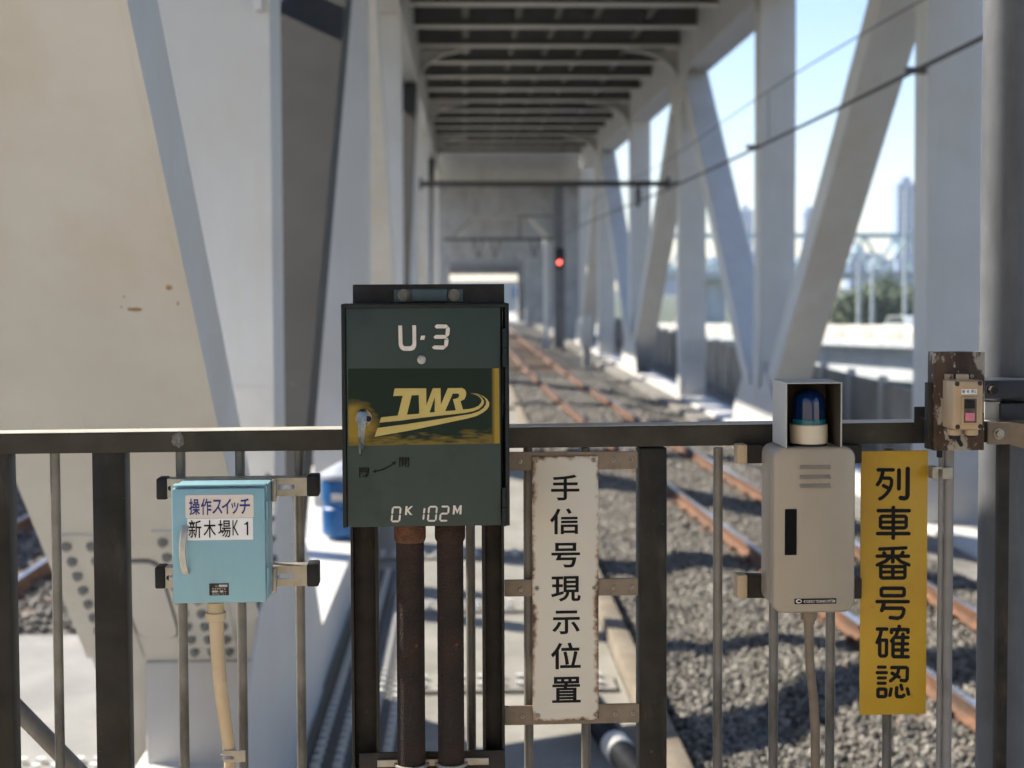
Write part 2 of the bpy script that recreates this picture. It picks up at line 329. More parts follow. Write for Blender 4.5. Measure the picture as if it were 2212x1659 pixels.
# decks -------------------------------------------------------------
structure('platform', B().box(-4.2, 2.35, -30, 3.42, -1.6, 0), M_platform, smooth=0)
structure('walkway', B().box(XL - .3, 1.22, 3.45, 150, Z(-3.5), Z(-3.1)), M_deck, smooth=0)
structure('ballast_trough', B().box(1.225, 5.05, 3.45, 150, Z(-3.6), Z(-3.16)), M_conc, smooth=0)
structure('side_walkway', B().box(5.055, 7.4, 3.45, 150, Z(-3.5), Z(-2.98)), M_concd, smooth=0)
structure('left_deck', B().box(-16, XL - .32, -6, 150, Z(-3.9), Z(-3.45)), M_conc, smooth=0)
sw = Thing('station_bounce_block', 'unseen pale station block added behind the viewer to bounce light', 'building', (0, -12, 0))  # added out of view, its pale wall throws warm light onto the front faces
sw.part('bounce_front_wall', B().box(-9, 7, -12.3, -12, -1.6, 7.5), M_bounce, smooth=0)
sw.part('bounce_side_wall', B().box(-9, -8.8, -28, -12.31, -1.6, 7.5), M_bounce, smooth=0)
sw.part('bounce_side_wall', B().box(6.8, 7, -28, -12.31, -1.6, 7.5), M_bounce, smooth=0)
sw.part('bounce_block_roof', B().box(-9.2, 7.2, -28, -11.7, 7.52, 7.7), M_bounce, smooth=0)
# ---------------------------------------------------------------- truss bridge
br = Thing('truss_bridge', 'pale painted steel railway truss bridge with roofed track inside', 'bridge', (2.2, 8.5, Z(-3.2)))
COLY = [8.28, 16.7, 26.2, 35.9, 46.5, 57.5, 66.5]
TOPY0 = -.1
def member(y0, h0, y1, h1, x0, x1, t):
    """box beam in the truss plane from (y0,h0) to (y1,h1), depth t"""
    d = Vector((y1 - y0, h1 - h0)).normalized(); p = Vector((-d.y, d.x)) * t / 2
    c = [Vector((y0, h0)) + p, Vector((y0, h0)) - p, Vector((y1, h1)) - p, Vector((y1, h1)) + p]
    return B().prism_x([(a.x, Z(a.y)) for a in c], x0, x1)
for side in (-1, 1):
    def xs(inset, w):
        return (XR + inset, XR + inset + w) if side > 0 else (XL - inset - w, XL - inset)
    br.part('top_chord', B().box(*xs(-.008, .68), -11.4, 66, Z(5.25 if side > 0 else 4.9), Z(6.34)), M_bridge, smooth=0)
    br.part('bottom_chord', B().box(*xs(-.010, .70), 7.5 if side < 0 else 9.5, 68, Z(-3.62), Z(-2.62 if side < 0 else -2.9)), M_bridge, smooth=0)
    for i, y in enumerate(COLY):
        w = .66
        br.part('column', B().box(*xs(0, w), y, y + .5, Z(-2.9), Z(5.4)), M_bridge, smooth=0)
        bottom = (i % 2 == 0)
        for hs in (-.62 + .2 * (i % 3), 2.05 + .25 * (i % 2)):
            x0_, x1_ = xs(.01, w - .02); br.part('weld_seam', B().box(x0_, x1_, y - .005, y - .001, Z(hs), Z(hs + .02)), M_bridge, smooth=0)
        if side > 0 and i < 4: br.part('stub_arm', B().box(XR - .24, XR - .001, y + .06, y + .14, Z(2.45), Z(2.53), .006), M_dark)
        yc = y + .25
        hn = -2.8 if bottom else 5.5
        # diagonals: from this bottom node to the neighbouring top nodes
        if bottom:
            yp = (COLY[i - 1] + .25) if i > 0 else TOPY0
            ww = .92 if (i == 0 and side < 0) else .63; sh = .37 if (i == 0 and side < 0) else 0
            br.part('diagonal', member(yc - .02 + sh, -2.8, yp + sh, 5.5, *xs(.005, ww), .46 if i else .5), M_bridge, smooth=0)
            if i + 1 < len(COLY):
                br.part('diagonal', member(yc + .02, -2.8, COLY[i + 1] + .25, 5.5, *xs(.006, .62), .46), M_bridge if side > 0 else M_shadegrime, smooth=0)
        # gusset plates on the inner face
        xg = xs(-.026, .014); 
        if bottom:
            g = [(yc - 2.0, -3.55), (yc + 2.2, -3.55), (yc + 2.2, -2.62), (yc + 1.75, -2.2), (yc + 1.05, -1.72), (yc + .72, -1.6), (yc + .55, -1.95), (yc + .32, -2.0), (yc + .26, -1.2), (yc - .26, -1.2), (yc - .32, -2.0), (yc - .55, -1.95), (yc - .72, -1.6), (yc - 1.05, -1.72), (yc - 1.75, -2.2), (yc - 2.0, -2.62)]
        else:
            g = [(yc - 1.9, 6.0), (yc - 1.9, 5.2), (yc - 1.2, 4.9), (yc - .62, 4.35), (yc - .26, 4.2), (yc + .26, 4.2), (yc + .62, 4.35), (yc + 1.2, 4.9), (yc + 1.9, 5.2), (yc + 1.9, 6.0)]
        if side < 0 and bottom: g = [p for p in g if p[1] not in (-1.95, -2.0)]
        br.part('gusset_plate', B().prism_x([(a, Z(h)) for a, h in g], *xg), M_bridge, smooth=0)
        # splice plates with bolt heads on the near face of the right hand columns
        if side > 0 and i < 5:
            for hb in ((-1.75,) if bottom else (-1.75, 4.05)):
                sp = br.part('splice_plate', B().box(XR + .05, XR + .6, y - .016, y - .002, Z(hb - .28), Z(hb + .28)), M_bridge, smooth=0)
                bb = B()
                for a in range(6):
                    for c in range(4): bb.lathe([(.022, 0), (.022, .02), (.014, .026)], 0, 0, 6)
                bb = B()
                for a in range(5):
                    for c in range(5):
                        bb.tube([(XR + .11 + a * .107, y - .016, Z(hb - .22 + c * .11)), (XR + .11 + a * .107, y - .042, Z(hb - .22 + c * .11))], .024, 6)
                o = br.part('bolt_rows', bb, M_bolt, sp); o['kind'] = 'stuff'
# ribs and roof
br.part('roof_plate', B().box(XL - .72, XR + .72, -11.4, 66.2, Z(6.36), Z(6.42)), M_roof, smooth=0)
rib = B(); L0, L1 = XL + .012, XR - .012
rib.box(L0, L1, -.15, .15, 0, .035); web = B().box(L0, L1, -.012, .012, .036, .45)
ribm = rib.mesh('roof_rib', pm('rib_paint', (0.62, 0.58, 0.51), (0.7, 0.66, 0.585), 1.0, .55), 0)
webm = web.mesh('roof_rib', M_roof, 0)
YF = [35.9 + 2.68 * k for k in range(-13, 12)]
for y in YF:
    rb_ = br.inst('roof_rib', webm, (0, y, Z(5.9))); fl_ = br.inst('rib_flange', ribm, br.o, None, rb_); fl_.location = (0, 0, 0)
st = B().box(-.08, .08, 0, 66, 0, .02).box(-.01, .01, 0, 66, .021, .27)
stm = st.mesh('roof_stringer', M_roof, 0)
for x in (.1, 1.3, 2.2, 3.1, 4.3): br.inst('roof_stringer', stm, (x, 0, Z(6.08)))
for k, y in enumerate(COLY[:-1] + [-.1]):
    yy = y + .25
    if y in (8.28,): pass
    for s in (-1, 1):
        xw = XL + .014 if s < 0 else XR - .014
        sg = 1 if s < 0 else -1
        arc = [(xw + sg * 1.25 * (1 - math.cos(math.radians(a))) , 5.05 + .82 * math.sin(math.radians(a))) for a in range(0, 91, 10)]
        arc = [(xw + sg * (1.3 - 1.3 * math.cos(math.radians(a))), 5.02 + .84 * math.sin(math.radians(a))) for a in range(0, 91, 10)]
        b = B(); ang = [(x, Z(h)) for x, h in arc]
        b.poly(ang + [(xw, ang[-1][1])], yy - .012, thick=.024); cb = br.part('corner_bracket', b, M_bridge2, smooth=0)
        b = B()
        for i in range(len(arc) - 1):
            (xa, ha), (xb, hb) = arc[i], arc[i + 1]
            b.hexa([(xa, yy - .13, Z(ha) - .025), (xb, yy - .13, Z(hb) - .025), (xb, yy + .13, Z(hb) - .025), (xa, yy + .13, Z(ha) - .025),
                    (xa, yy - .13, Z(ha) - .002), (xb, yy - .13, Z(hb) - .002), (xb, yy + .13, Z(hb) - .002), (xa, yy + .13, Z(ha) - .002)] if s < 0 else
                   [(xb, yy - .13, Z(hb) - .025), (xa, yy - .13, Z(ha) - .025), (xa, yy + .13, Z(ha) - .025), (xb, yy + .13, Z(hb) - .025),
                    (xb, yy - .13, Z(hb) - .002), (xa, yy - .13, Z(ha) - .002), (xa, yy + .13, Z(ha) - .002), (xb, yy + .13, Z(hb) - .002)])
        br.part('bracket_flange', b, M_bridge2, cb, smooth=0)
br.part('shading_slab', B().box(XL - 1.45, XL - .70, -11.4, 66, Z(5.22), Z(5.30)), M_roof, smooth=0)  # unseen slab added to keep the sun off the right column bases
# portal at the far end
br.part('portal_beam', B().box(XL - .7, XR + .7, 66.6, 67.2, Z(4.55), Z(6.45)), M_bridge2, smooth=0)
# near node block, hatch and splice strips of the first left diagonal
yb0 = 7.73
br.part('node_block', B().box(XL - .64, XL + .012, yb0, 10.4, Z(-3.62), Z(-2.06), .012), M_bridge)
dn = Vector((8.53 - .02 - TOPY0, -2.8 - 5.5)).normalized()            # along the diagonal, downwards (y,h)
dp = Vector((dn.y, -dn.x))                                          # towards the viewer and up
if dp.x > 0: dp = -dp
def dface(along, xx, out):
    """point on the near face of the first left diagonal; along = height rel. eye of the face centre line"""
    base = Vector((8.88, -2.8)) + dp * .25; t = (along - base.y) / dn.y
    p = base + dn * t + dp * out; return Vector((xx, p.x, Z(p.y)))
def dplate(h0, h1, x0, x1, o0, o1):
    c = []
    for o in (o0, o1):
        c += [dface(h1, x0, o), dface(h1, x1, o), dface(h0, x1, o), dface(h0, x0, o)]
    return B().hexa(c)
hexb = B().tube([(0, 0, 0), (0, 0, .022)], .026, 6).tube([(0, 0, .022), (0, 0, .034)], .015, 8).mesh('bolt', M_bolt, 30)
rotd = Vector((0, 0, 1)).rotation_difference(Vector((0, dp.x, dp.y)))
for (x0, x1, h0, h1, nx) in ((-1.98, -1.74, -1.20, -2.02, 2), (-1.50, -1.22, -1.18, -2.02, 3)):
    sp = br.part('splice_plate', dplate(h0, h1, x0, x1, .0, .014), M_bridge, smooth=0)
    n = int((h0 - h1) / .092)
    for a in range(n):
        for c in range(nx):
            br.inst('bolt', hexb, dface(h0 - .05 - a * .092, x0 + (x1 - x0) * (c + .5) / nx, .014), rotd, sp)
# oval access cover
hc = []; cxh, chh, hwx, hwh, rr = -1.62, -1.62, .105, .25, .06
hb = B(); loop = []
for (sx, sz, a0) in ((1, 1, 0), (-1, 1, 90), (-1, -1, 180), (1, -1, 270)):
    for k in range(6):
        a = math.radians(a0 + 18 * k); loop.append((cxh + sx * (hwx - rr) + rr * math.cos(a), chh + sz * (hwh - rr) + rr * math.sin(a)))
n = len(loop)
hb.add([dface(h, x, .016) for x, h in loop] + [dface(h, x, -.01) for x, h in loop], [tuple(range(n))] + [(i, n + i, n + (i + 1) % n, (i + 1) % n) for i in range(n)])
br.part('access_cover', hb, M_bridge)
gk = B(); lo2 = [(cxh + (x - cxh) * 1.12, chh + (h - chh) * 1.06) for x, h in loop]
gk.add([dface(h, x, .004) for x, h in lo2] + [dface(h, x, -.01) for x, h in lo2], [tuple(range(n))] + [(i, n + i, n + (i + 1) % n, (i + 1) % n) for i in range(n)])
br.part('cover_gasket', gk, M_dark, smooth=0)
br.part('flange_plate', dplate(3.6, -2.03, XL - .95, XL + .022, -.016, -.0015), M_bridge, smooth=0)
def on_diag(px, py):
    d = ray(px, py); nrm = Vector((0, dp.x, dp.y)); p0 = dface(0, 0, 0); t = nrm.dot(p0 - EYE) / nrm.dot(d); return EYE + d * t + nrm * .0006
M_stain = pm('rust_stain', (.22, .12, .045), (.42, .30, .18), 60, .8, contrast=(.4, .6))
for (px, py, rx, ry) in ((291, 668, 22, 6), (366, 621, 9, 8), (268, 640, 3, 3), (262, 663, 3, 2), (384, 655, 4, 5)):
    lp = [on_diag(px + rx * random.uniform(.55, 1.1) * math.cos(a), py + ry * random.uniform(.5, 1.15) * math.sin(a)) for a in np.linspace(0, 2 * math.pi, 15)[:-1]]
    br.part('rust_stain', B().add(lp, [tuple(range(14))[::-1]]), M_stain, smooth=0)
# bolts on the inner gusset of the first node
rotx = Vector((0, 0, 1)).rotation_difference(Vector((1, 0, 0)))
for a in range(6):
    for c in range(2):
        br.inst('bolt', hexb, (XL + .026, 7.55 + .16 * c + .05 * a, Z(-1.05 - .12 * a)), rotx)
# rust streak patch is part of the paint; lugs on the near members
for (x, y, h) in ((XL - .1, 5.05, 1.52), (XL - .08, 8.24, 1.55)):
    br.part('lug', B().box(x, x + .05, y - .05, y + .02, Z(h), Z(h + .12), .006), M_bridge)

br.part('portal_leg', B().box(4.28, 4.74, 66.62, 67.18, Z(-3.1), Z(4.548)), M_dark, smooth=0)
# second structure behind: two lower portal frames and the end wall
p2 = Thing('far_portal_frame', 'pale concrete portal with chamfered corners beyond the truss bridge', 'portal', (2.2, 84, Z(-3.2)))
def portal(th, y, d, x0, x1, hb, ht, ch, mat, xo0=None, xo1=None):
    xo0 = xo0 if xo0 is not None else x0 - 2; xo1 = xo1 if xo1 is not None else x1 + 2
    th.part('lintel', B().poly([(x0, Z(hb - ch)), (x0 + ch, Z(hb)), (x1 - ch, Z(hb)), (x1, Z(hb - ch)), (x1, Z(ht)), (x0, Z(ht))][::1], y, thick=d), mat, smooth=0)
    th.part('leg', B().box(xo0, x0 - .003, y, y + d, Z(-3.4), Z(ht)), mat, smooth=0)
    th.part('leg', B().box(x1 + .003, xo1, y, y + d, Z(-3.4), Z(ht)), mat, smooth=0)
portal(p2, 78, 4, -1.0, 5.2, 3.6, 5.3, 1.5, M_far)
p2.part('ceiling', B().box(-3, 7.2, 67.3, 117, Z(5.32), Z(5.7)), M_far, smooth=0)
p3 = Thing('end_wall', 'grey wall with a bright opening at the far end of the track', 'wall', (2.2, 112, Z(-3.2)))
portal(p3, 104, 1.2, -.95, 4.6, 2.2, 5.3, .6, M_far)
portal(p3, 116, 1.2, -1.1, 4.5, .72, 5.3, .05, M_far)
p3.part('lintel_band', B().box(-1.3, 4.6, 115.6, 115.99, Z(.66), Z(1.35)), M_dark, smooth=0)
p3.part('side_panel', B().box(4.6, 6.4, 115.5, 115.99, Z(-3.3), Z(-.1)), M_dark, smooth=0)

# ---------------------------------------------------------------- railway track
def track(name, label, cx, y0, y1, hr, ns0, ns1, x_side=1):
    t = Thing(name, label, 'track', (cx(y0), y0, Z(hr)))
    ys = np.linspace(y0, y1, 70)
    prof = [(-.0325, 0), (-.0325, -.03), (-.012, -.042), (-.008, -.105), (-.0625, -.13), (-.0625, -.145), (.0625, -.145), (.0625, -.13), (.008, -.105), (.012, -.042), (.0325, -.03), (.0325, 0)]
    for s in (-1, 1):
        b = B(); n = len(prof); vs = []; fs = []
        for y in ys: vs += [(cx(y) + s * .566 + a, y, Z(hr) + c) for a, c in prof]
        for i in range(len(ys) - 1):
            for k in range(n):
                j = (k + 1) % n; fs.append((i * n + k, (i + 1) * n + k, (i + 1) * n + j, i * n + j))
        r = t.part('rail', b.add(vs, fs), M_rustrail, smooth=0)
        b = B(); vs = []; fs = []
        for y in ys: vs += [(cx(y) + s * .566 - .03, y, Z(hr) + .001), (cx(y) + s * .566 + .03, y, Z(hr) + .001)]
        for i in range(len(ys) - 1): fs.append((2 * i, 2 * i + 1, 2 * i + 3, 2 * i + 2))
        t.part('rail_head', b.add(vs, fs), M_railtop, r, smooth=0)
    sm = B().box(-1.02, 1.02, -.11, .11, -.17, -.012, .012).mesh('sleeper', M_sleeper, 30)
    pl = B().box(-.15, .15, -.07, .07, -.011, .006).box(-.125, -.07, -.05, .05, .006, .045, .008).box(.07, .125, -.05, .05, .006, .045, .008).mesh('rail_plate', M_rustrail, 30)
    y = ns0; k = 0
    while y < ns1:
        rot = Quaternion((0, 0, 1), random.uniform(-.01, .01) + math.atan(-(cx(y + .3) - cx(y - .3)) / .6))
        so_ = t.inst('sleeper', sm, (cx(y), y, Z(hr) - .145), rot)
        if y < 40:
            for s in (-1, 1):
                p = t.inst('rail_plate', pl, t.o, None, so_); p.location = (s * .566, 0, 0)
        y += .66
    return t
track('railway_track', 'rusty rail pair on ballast curving into the covered bridge', tx, 3.6, 110, HR, 4.2, 75)
track('railway_track', 'shaded rail pair left of the big diagonal bridge member', lambda y: -5.2, 5, 60, HR - .25, 6, 34)

# ballast ------------------------------------------------------------
def stones(name, label, x0f, x1f, y0, y1, dens, hf, keep, size=(.022, .042)):
    ico = bmesh.new(); bmesh.ops.create_icosphere(ico, subdivisions=1, radius=1); bv = np.array([v.co[:] for v in ico.verts]); bf = np.array([[v.index for v in f.verts] for f in ico.faces]); ico.free()
    area = (x1f(y0) - x0f(y0)) * (y1 - y0); n = int(area * dens)
    y = y0 + (y1 - y0) * rng.random(n) ** 1.0; x = np.array([x0f(a) for a in y]) + rng.random(n) * np.array([x1f(a) - x0f(a) for a in y])
    k = keep(x, y); x = x[k]; y = y[k]; n = len(x)
    s = rng.uniform(size[0], size[1], n); z = hf(x, y) + rng.uniform(-.012, .02, n)
    var = bv[None] * (1 + rng.uniform(-.46, .30, (60, len(bv), 1))); V = var[rng.integers(0, 60, n)]
    V = V * (s[:, None] * rng.uniform(.6, 1.25, (n, 3)))[:, None, :]
    a, b_ = rng.uniform(0, 6.28, n), rng.uniform(0, 6.28, n)
    ca, sa, cb, sb = np.cos(a), np.sin(a), np.cos(b_), np.sin(b_)
    X = V[..., 0] * ca[:, None] - V[..., 1] * sa[:, None]; Y = V[..., 0] * sa[:, None] + V[..., 1] * ca[:, None]; Zc = V[..., 2]
    Y2 = Y * cb[:, None] - Zc * sb[:, None]; Z2 = Y * sb[:, None] + Zc * cb[:, None]
    co = np.stack([X + x[:, None], Y2 + y[:, None], Z2 + z[:, None]], -1).reshape(-1, 3).astype(np.float32)
    fi = (bf[None] + (np.arange(n) * len(bv))[:, None, None]).reshape(-1).astype(np.int32)
    me = bpy.data.meshes.new(name); nf = len(fi) // 3
    me.vertices.add(len(co)); me.vertices.foreach_set('co', co.ravel()); me.loops.add(len(fi)); me.loops.foreach_set('vertex_index', fi)
    me.polygons.add(nf); me.polygons.foreach_set('loop_start', np.arange(0, nf * 3, 3, dtype=np.int32)); me.update(calc_edges=True); me.validate()
    me.materials.append(M_stone); ob = bpy.data.objects.new(name, me); COL.objects.link(ob); ob['kind'] = 'stuff'; ob['label'] = label; ob['category'] = 'ballast'; return ob
HB = Z(HR - .165)
def bedh(x, y):
    c = np.array([tx(a) for a in np.atleast_1d(y)]); d = np.abs(x - c)
    return HB + np.where(d < 1.25, 0.0, -np.clip((d - 1.25) * .35, 0, .16))
def bed(name, x0, x1, y0, y1, cx, hr):
    b = B(); xs_ = np.linspace(x0, x1, 24); ys = np.linspace(y0, y1, 60); vs = []; fs = []
    for y in ys:
        for x in xs_:
            d = abs(x - cx(y)); vs.append((x, y, Z(hr - .165) - .02 - (min(.16, (d - 1.25) * .35) if d > 1.25 else 0) + random.uniform(-.008, .008)))
    n = len(xs_)
    for i in range(len(ys) - 1):
        for k in range(n - 1): fs.append((i * n + k, i * n + k + 1, (i + 1) * n + k + 1, (i + 1) * n + k))
    return structure(name, b.add(vs, fs), M_bed)
bed('ballast_bed', 1.45, 5.05, 3.45, 110, tx, HR)
bed('ballast_bed', -9, -2.9, 3.45, 60, lambda y: -5.2, HR - .25)
nor = lambda x, y: np.abs(np.abs(x - np.array([tx(a) for a in y])) - .566) > .085
stones('ballast', 'grey crushed stone ballast around the rusty rails', lambda y: 1.47, lambda y: 5.04, 7.5, 22, 1150, bedh, nor, (.014, .031))
stones('ballast', 'grey crushed stone ballast farther along the covered track', lambda y: 1.47, lambda y: 5.04, 22, 46, 260, bedh, nor, (.028, .046))
stones('ballast', 'dark crushed stone ballast of the left hand track', lambda y: -7.5, lambda y: -3.0, 9, 26, 130, lambda x, y: np.full(len(x), Z(HR - .25 - .165)), lambda x, y: np.abs(np.abs(x + 5.2) - .566) > .08, (.03, .05))
# ballast stop beam between walkway and ballast
single('ballast_curb', B().box(1.23, 1.40, 3.5, 70, Z(-3.155), Z(-2.97), .015), pm('curb_concrete', (.17, .14, .10), (.25, .21, .155), 4, .9, bump=.15, bscale=30, spot=[((.09, .08, .07), 2, .5, .75, ONE)]), 'pale concrete curb holding back the ballast beside the walkway', 'curb', (1.3, 3.5, Z(-3.15)))

# left side deck plate with bolt rows
dk = Thing('deck_plate', 'white steel deck plate with bolt rows left of the truss foot', 'steel plate', (-2.6, 8, Z(-3.4)))
dk.part('plate', B().box(-4.2, XL - .97, 6.0, 12.4, Z(-3.44), Z(-3.05)), M_deck, smooth=0)
s1 = dk.part('splice_plate', B().box(-4.1, XL - 1.0, 8.55, 9.05, Z(-3.047), Z(-3.03)), M_deck, smooth=0)
hb2 = B().tube([(0, 0, 0), (0, 0, .035)], .034, 6).mesh('bolt', M_bridge, 30)
for a in range(16):
    for c in range(4): dk.inst('bolt', hb2, (-2.2 - .12 * a, 8.62 + .12 * c, Z(-3.03)), None, s1)
# walkway details: perforated strips along the chord, transverse splice plates
def strip(name, label, x0, x1, y0, y1, h, rows, step, mat):
    t = Thing(name, label, 'steel strip', ((x0 + x1) / 2, y0, Z(h)))
    p = t.part('plate', B().box(x0, x1, y0, y1, Z(h), Z(h + .02)), mat, smooth=0)
    n = int((y1 - y0) / step); cnt = 0
    for a in range(n):
        for c in range(rows):
            t.inst('bolt', hb2, (x0 + (x1 - x0) * (c + .5) / rows, y0 + step * (a + .5), Z(h + .02)), None, p)
    return t
strip('bolted_strip', 'dark bolted steel strip running beside the left bridge chord', -1.02, -.74, 7.2, 15.2, -3.098, 2, .15, pm('strip_grey', (0.07, 0.07, 0.068), (0.11, 0.11, 0.105), 8, .6))
strip('bolted_strip', 'second dark bolted steel strip nearer the walkway middle', -.70, -.44, 7.2, 14.0, -3.098, 2, .15, MATS['strip_grey'])
def cross(name, label, y0, y1, x0, x1, rows, step):
    t = Thing(name, label, 'steel plate', ((x0 + x1) / 2, y0, Z(-3.08)))
    p = t.part('plate', B().box(x0, x1, y0, y1, Z(-3.097), Z(-3.07)), M_deck, smooth=0)
    for a in range(int((x1 - x0) / step)):
        for c in range(rows): t.inst('bolt', hb2, (x0 + step * (a + .5), y0 + (y1 - y0) * (c + .5) / rows, Z(-3.07)), None, p)
cross('cross_plate', 'white bolted plate across the walkway, nearest one', 10.6, 11.0, -.40, 1.15, 2, .15)
cross('cross_plate', 'white bolted plate across the walkway behind the rusty pipes', 13.2, 13.6, -.40, 1.15, 2, .15)
cross('cross_plate', 'white bolted plate across the walkway, farthest one', 15.8, 16.2, -1.0, 1.15, 2, .15)

# brown wall panels right of the track
wl = Thing('parapet_wall', 'brown weathered parapet of panels and posts right of the track', 'wall', (7.3, 12, Z(-3)))
wpm = B().box(-.04, .04, 0, 1.94, 0, 1.25).mesh('panel', M_wall, 0); wpo = B().box(-.07, .07, -.06, .06, 0, 1.36, .005).mesh('post', M_bridge2, 30)
y = 12.
while y < 70:
    wl.inst('panel', wpm, (7.2, y + .03, Z(-2.98))); wl.inst('post', wpo, (7.17, y, Z(-2.98))); y += 2.0
# neighbouring girder on the far left
ng = Thing('plate_girder', 'white steel plate girder with stiffeners left of the second track', 'girder', (-9, 4, Z(-3)))
ng.part('web', B().box(-9.1, -9.06, -2, 60, Z(-3.4), Z(.4)), M_bridge, smooth=0); ng.part('flange', B().box(-9.35, -8.8, -2, 60, Z(.402), Z(.44)), M_bridge, smooth=0)
stf = B().box(0, .22, -.01, .01, 0, 3.7).mesh('stiffener', M_bridge, 0)
for k in range(20): ng.inst('stiffener', stf, (-9.055, 1 + k * 2.2, Z(-3.35)))

# ---------------------------------------------------------------- overhead line
def wire(name, label, pts, r, sag=0):
    return single(name, B().tube(pts, r, 6), M_wire, label, 'wire', pts[0])
cw = [(4.62, y, Z(2.14 + .06 * math.cos(y / 9))) for y in np.linspace(3.5, 100, 40)]
wire('contact_wire', 'thick lower overhead wire crossing in front of the right columns', cw, .022)
mw = [(4.62, y, Z(2.80 + .07 * math.cos((y - 20) / 26 * 6.28))) for y in np.linspace(6, 100, 60)]
wire('messenger_wire', 'thin upper overhead wire above the thick one', mw, .009)
for k, y in enumerate((21.4, 30.5, 40)):
    wire('dropper', ('first', 'second', 'third')[k] + ' thin vertical dropper between the overhead wires from the right', [(4.62, y, Z(2.14)), (4.62, y, Z(2.83))], .006)
    
bm_ = Thing('support_beam', 'dark horizontal steel tube spanning the bridge between the columns', 'beam', (2.2, 38, Z(2.6)))
bm_.part('tube', B().tube([(XL - .05, 38, Z(2.62)), (XR + .05, 38, Z(2.62))], .075, 12), M_wire)
bm_.part('insulator', B().lathe([(.03, Z(2.0)), (.07, Z(2.1)), (.05, Z(2.15)), (.08, Z(2.25)), (.05, Z(2.3)), (.08, Z(2.4)), (.03, Z(2.58))], 4.7, 38, 12), M_wire)
for s in (XL, XR): bm_.part('end_clamp', B().box(s - .03, s + .03, 37.85, 38.15, Z(2.45), Z(2.8), .01), M_wire)
bm2 = Thing('support_beam', 'far thin dark tube hung below the chamfered portal', 'beam', (2.2, 76, Z(2.3)))
bm2.part('tube', B().tube([(-1, 76, Z(2.3)), (5.1, 76, Z(2.3))], .08, 10), M_wire)
for x in (.6, 1.5, 3.6): bm2.part('hanger', B().tube([(x, 76, Z(2.3)), (x + .25, 76, Z(1.3))], .035, 8).tube([(x + .5, 76, Z(2.3)), (x + .25, 76, Z(1.3))], .035, 8), M_wire)
bm3 = Thing('hanging_pipework', 'dark square pipe frame hanging in the far portal', 'pipework', (3.8, 72, Z(2.3)))
bm3.part('tube', B().tube([(2.9, 72, Z(2.2)), (2.9, 72, Z(3.35)), (4.6, 72, Z(3.35)), (4.6, 72, Z(2.2))], .05, 8), M_wire)

# signal
sg = Thing('railway_signal', 'black railway signal with one glowing red lamp', 'signal', (4.1, 60, Z(-3)))
sg.part('mast', B().tube([(4.25, 60.1, Z(-3)), (4.25, 60.1, Z(1.3))], .06, 10), M_wire)
sg.part('head', B().rbox(3.9, 4.3, 59.8, 60, Z(.55), Z(1.45), .15, .01), M_black)
sg.part('lamp', B().tube([(4.07, 59.79, Z(.83)), (4.07, 59.74, Z(.83))], .08, 20), M_red)
sg.part('visor', B().add([(4.07 + r * math.cos(a), yy, Z(.83) + r * math.sin(a)) for yy in (59.78, 59.45) for r in (.15,) for a in np.linspace(0, math.pi, 12)], [(i, i + 1, 13 + i, 12 + i) for i in range(11)]), M_black)
cp = Thing('cable_pole', 'slim cream pole standing beside the far dark column', 'pole', (3.75, 64, Z(-3)))
cp.part('shaft', B().tube([(3.75, 64, Z(-3)), (3.75, 64, Z(1.9))], .11, 12), M_bridge); cp.part('base', B().box(3.55, 3.95, 63.8, 64.2, Z(-3), Z(-2.7), .02), M_conc)
eq = Thing('equipment_cabinet', 'small pale cabinet on legs beside the far track', 'cabinet', (4.5, 52, Z(-3)))
eq.part('body', B().box(4.35, 4.75, 52, 52.4, Z(-2.4), Z(-1.2), .02), M_bridge); eq.part('leg', B().box(4.4, 4.7, 52.05, 52.3, Z(-3.1), Z(-2.405)), M_conc)

# ---------------------------------------------------------------- beyond the bridge, right
VA = Vector((24.9, 85, Z(-2.55))); VB = Vector((18.3, 128, Z(-3.65))); VD = (VB - VA).normalized()
VR = VD.cross(zz).normalized(); VUp = VR.cross(VD)
MV = Matrix((VD, VR, VUp)).transposed().to_4x4(); MV.translation = VA - VUp * 1.0
vd = Thing('road_viaduct', 'grey concrete road viaduct with white crash barrier behind the bridge', 'viaduct', (0, 0, 0), MV)
vd.part('girder', B().box(-70, 130, .9, 9, -2.45, -.42), M_viaduct, smooth=0)
vd.part('deck', B().box(-70, 130, -.35, 10, -.4, -.002), M_viaduct, smooth=0)
bar = B().box(0, 3.96, 0, .28, 0, .9, .03).mesh('barrier_block', M_barrier, 30)
for k in range(49): vd.inst('barrier_block', bar, (-68 + k * 4, -.2, 0))
vd.part('road', B().box(-70, 130, .15, 9.6, .0, .015), M_asph, smooth=0)
for x in (-40, -8, 24, 56): vd.part('pier', B().box(x, x + 2.2, 2.5, 6.5, -11, -2.46), M_viaduct, smooth=0)
def car(x, y, label, mat, h):
    c = Thing('car', label, 'car', (x, y, h), MV)
    prof = [(-2.1, .35), (2.1, .35), (2.15, .75), (1.3, .9), (.75, 1.4), (-1.2, 1.42), (-1.9, .95), (-2.15, .85)]
    c.part('body', B().poly([(x + a, h + z) for a, z in prof], y, thick=1.65), mat)
    c.part('window', B().poly([(x + a, h + z) for a, z in [(-1.65, .95), (1.1, .95), (.68, 1.34), (-1.15, 1.36)]], y - .01, thick=.005), M_carglass, smooth=0)
    for a in (-1.3, 1.3):
        for s in (0, 1.5): c.part('wheel', B().tube([(x + a, y - .02 + s, h + .32), (x + a, y + .2 + s, h + .32)], .32, 16), M_tyre)
car(46, 2.0, 'white car on the viaduct seen by the narrow far gap', M_carwhite, .016)
car(28, 2.2, 'small white car on the viaduct left of the steep blue member', M_carwhite, .016)
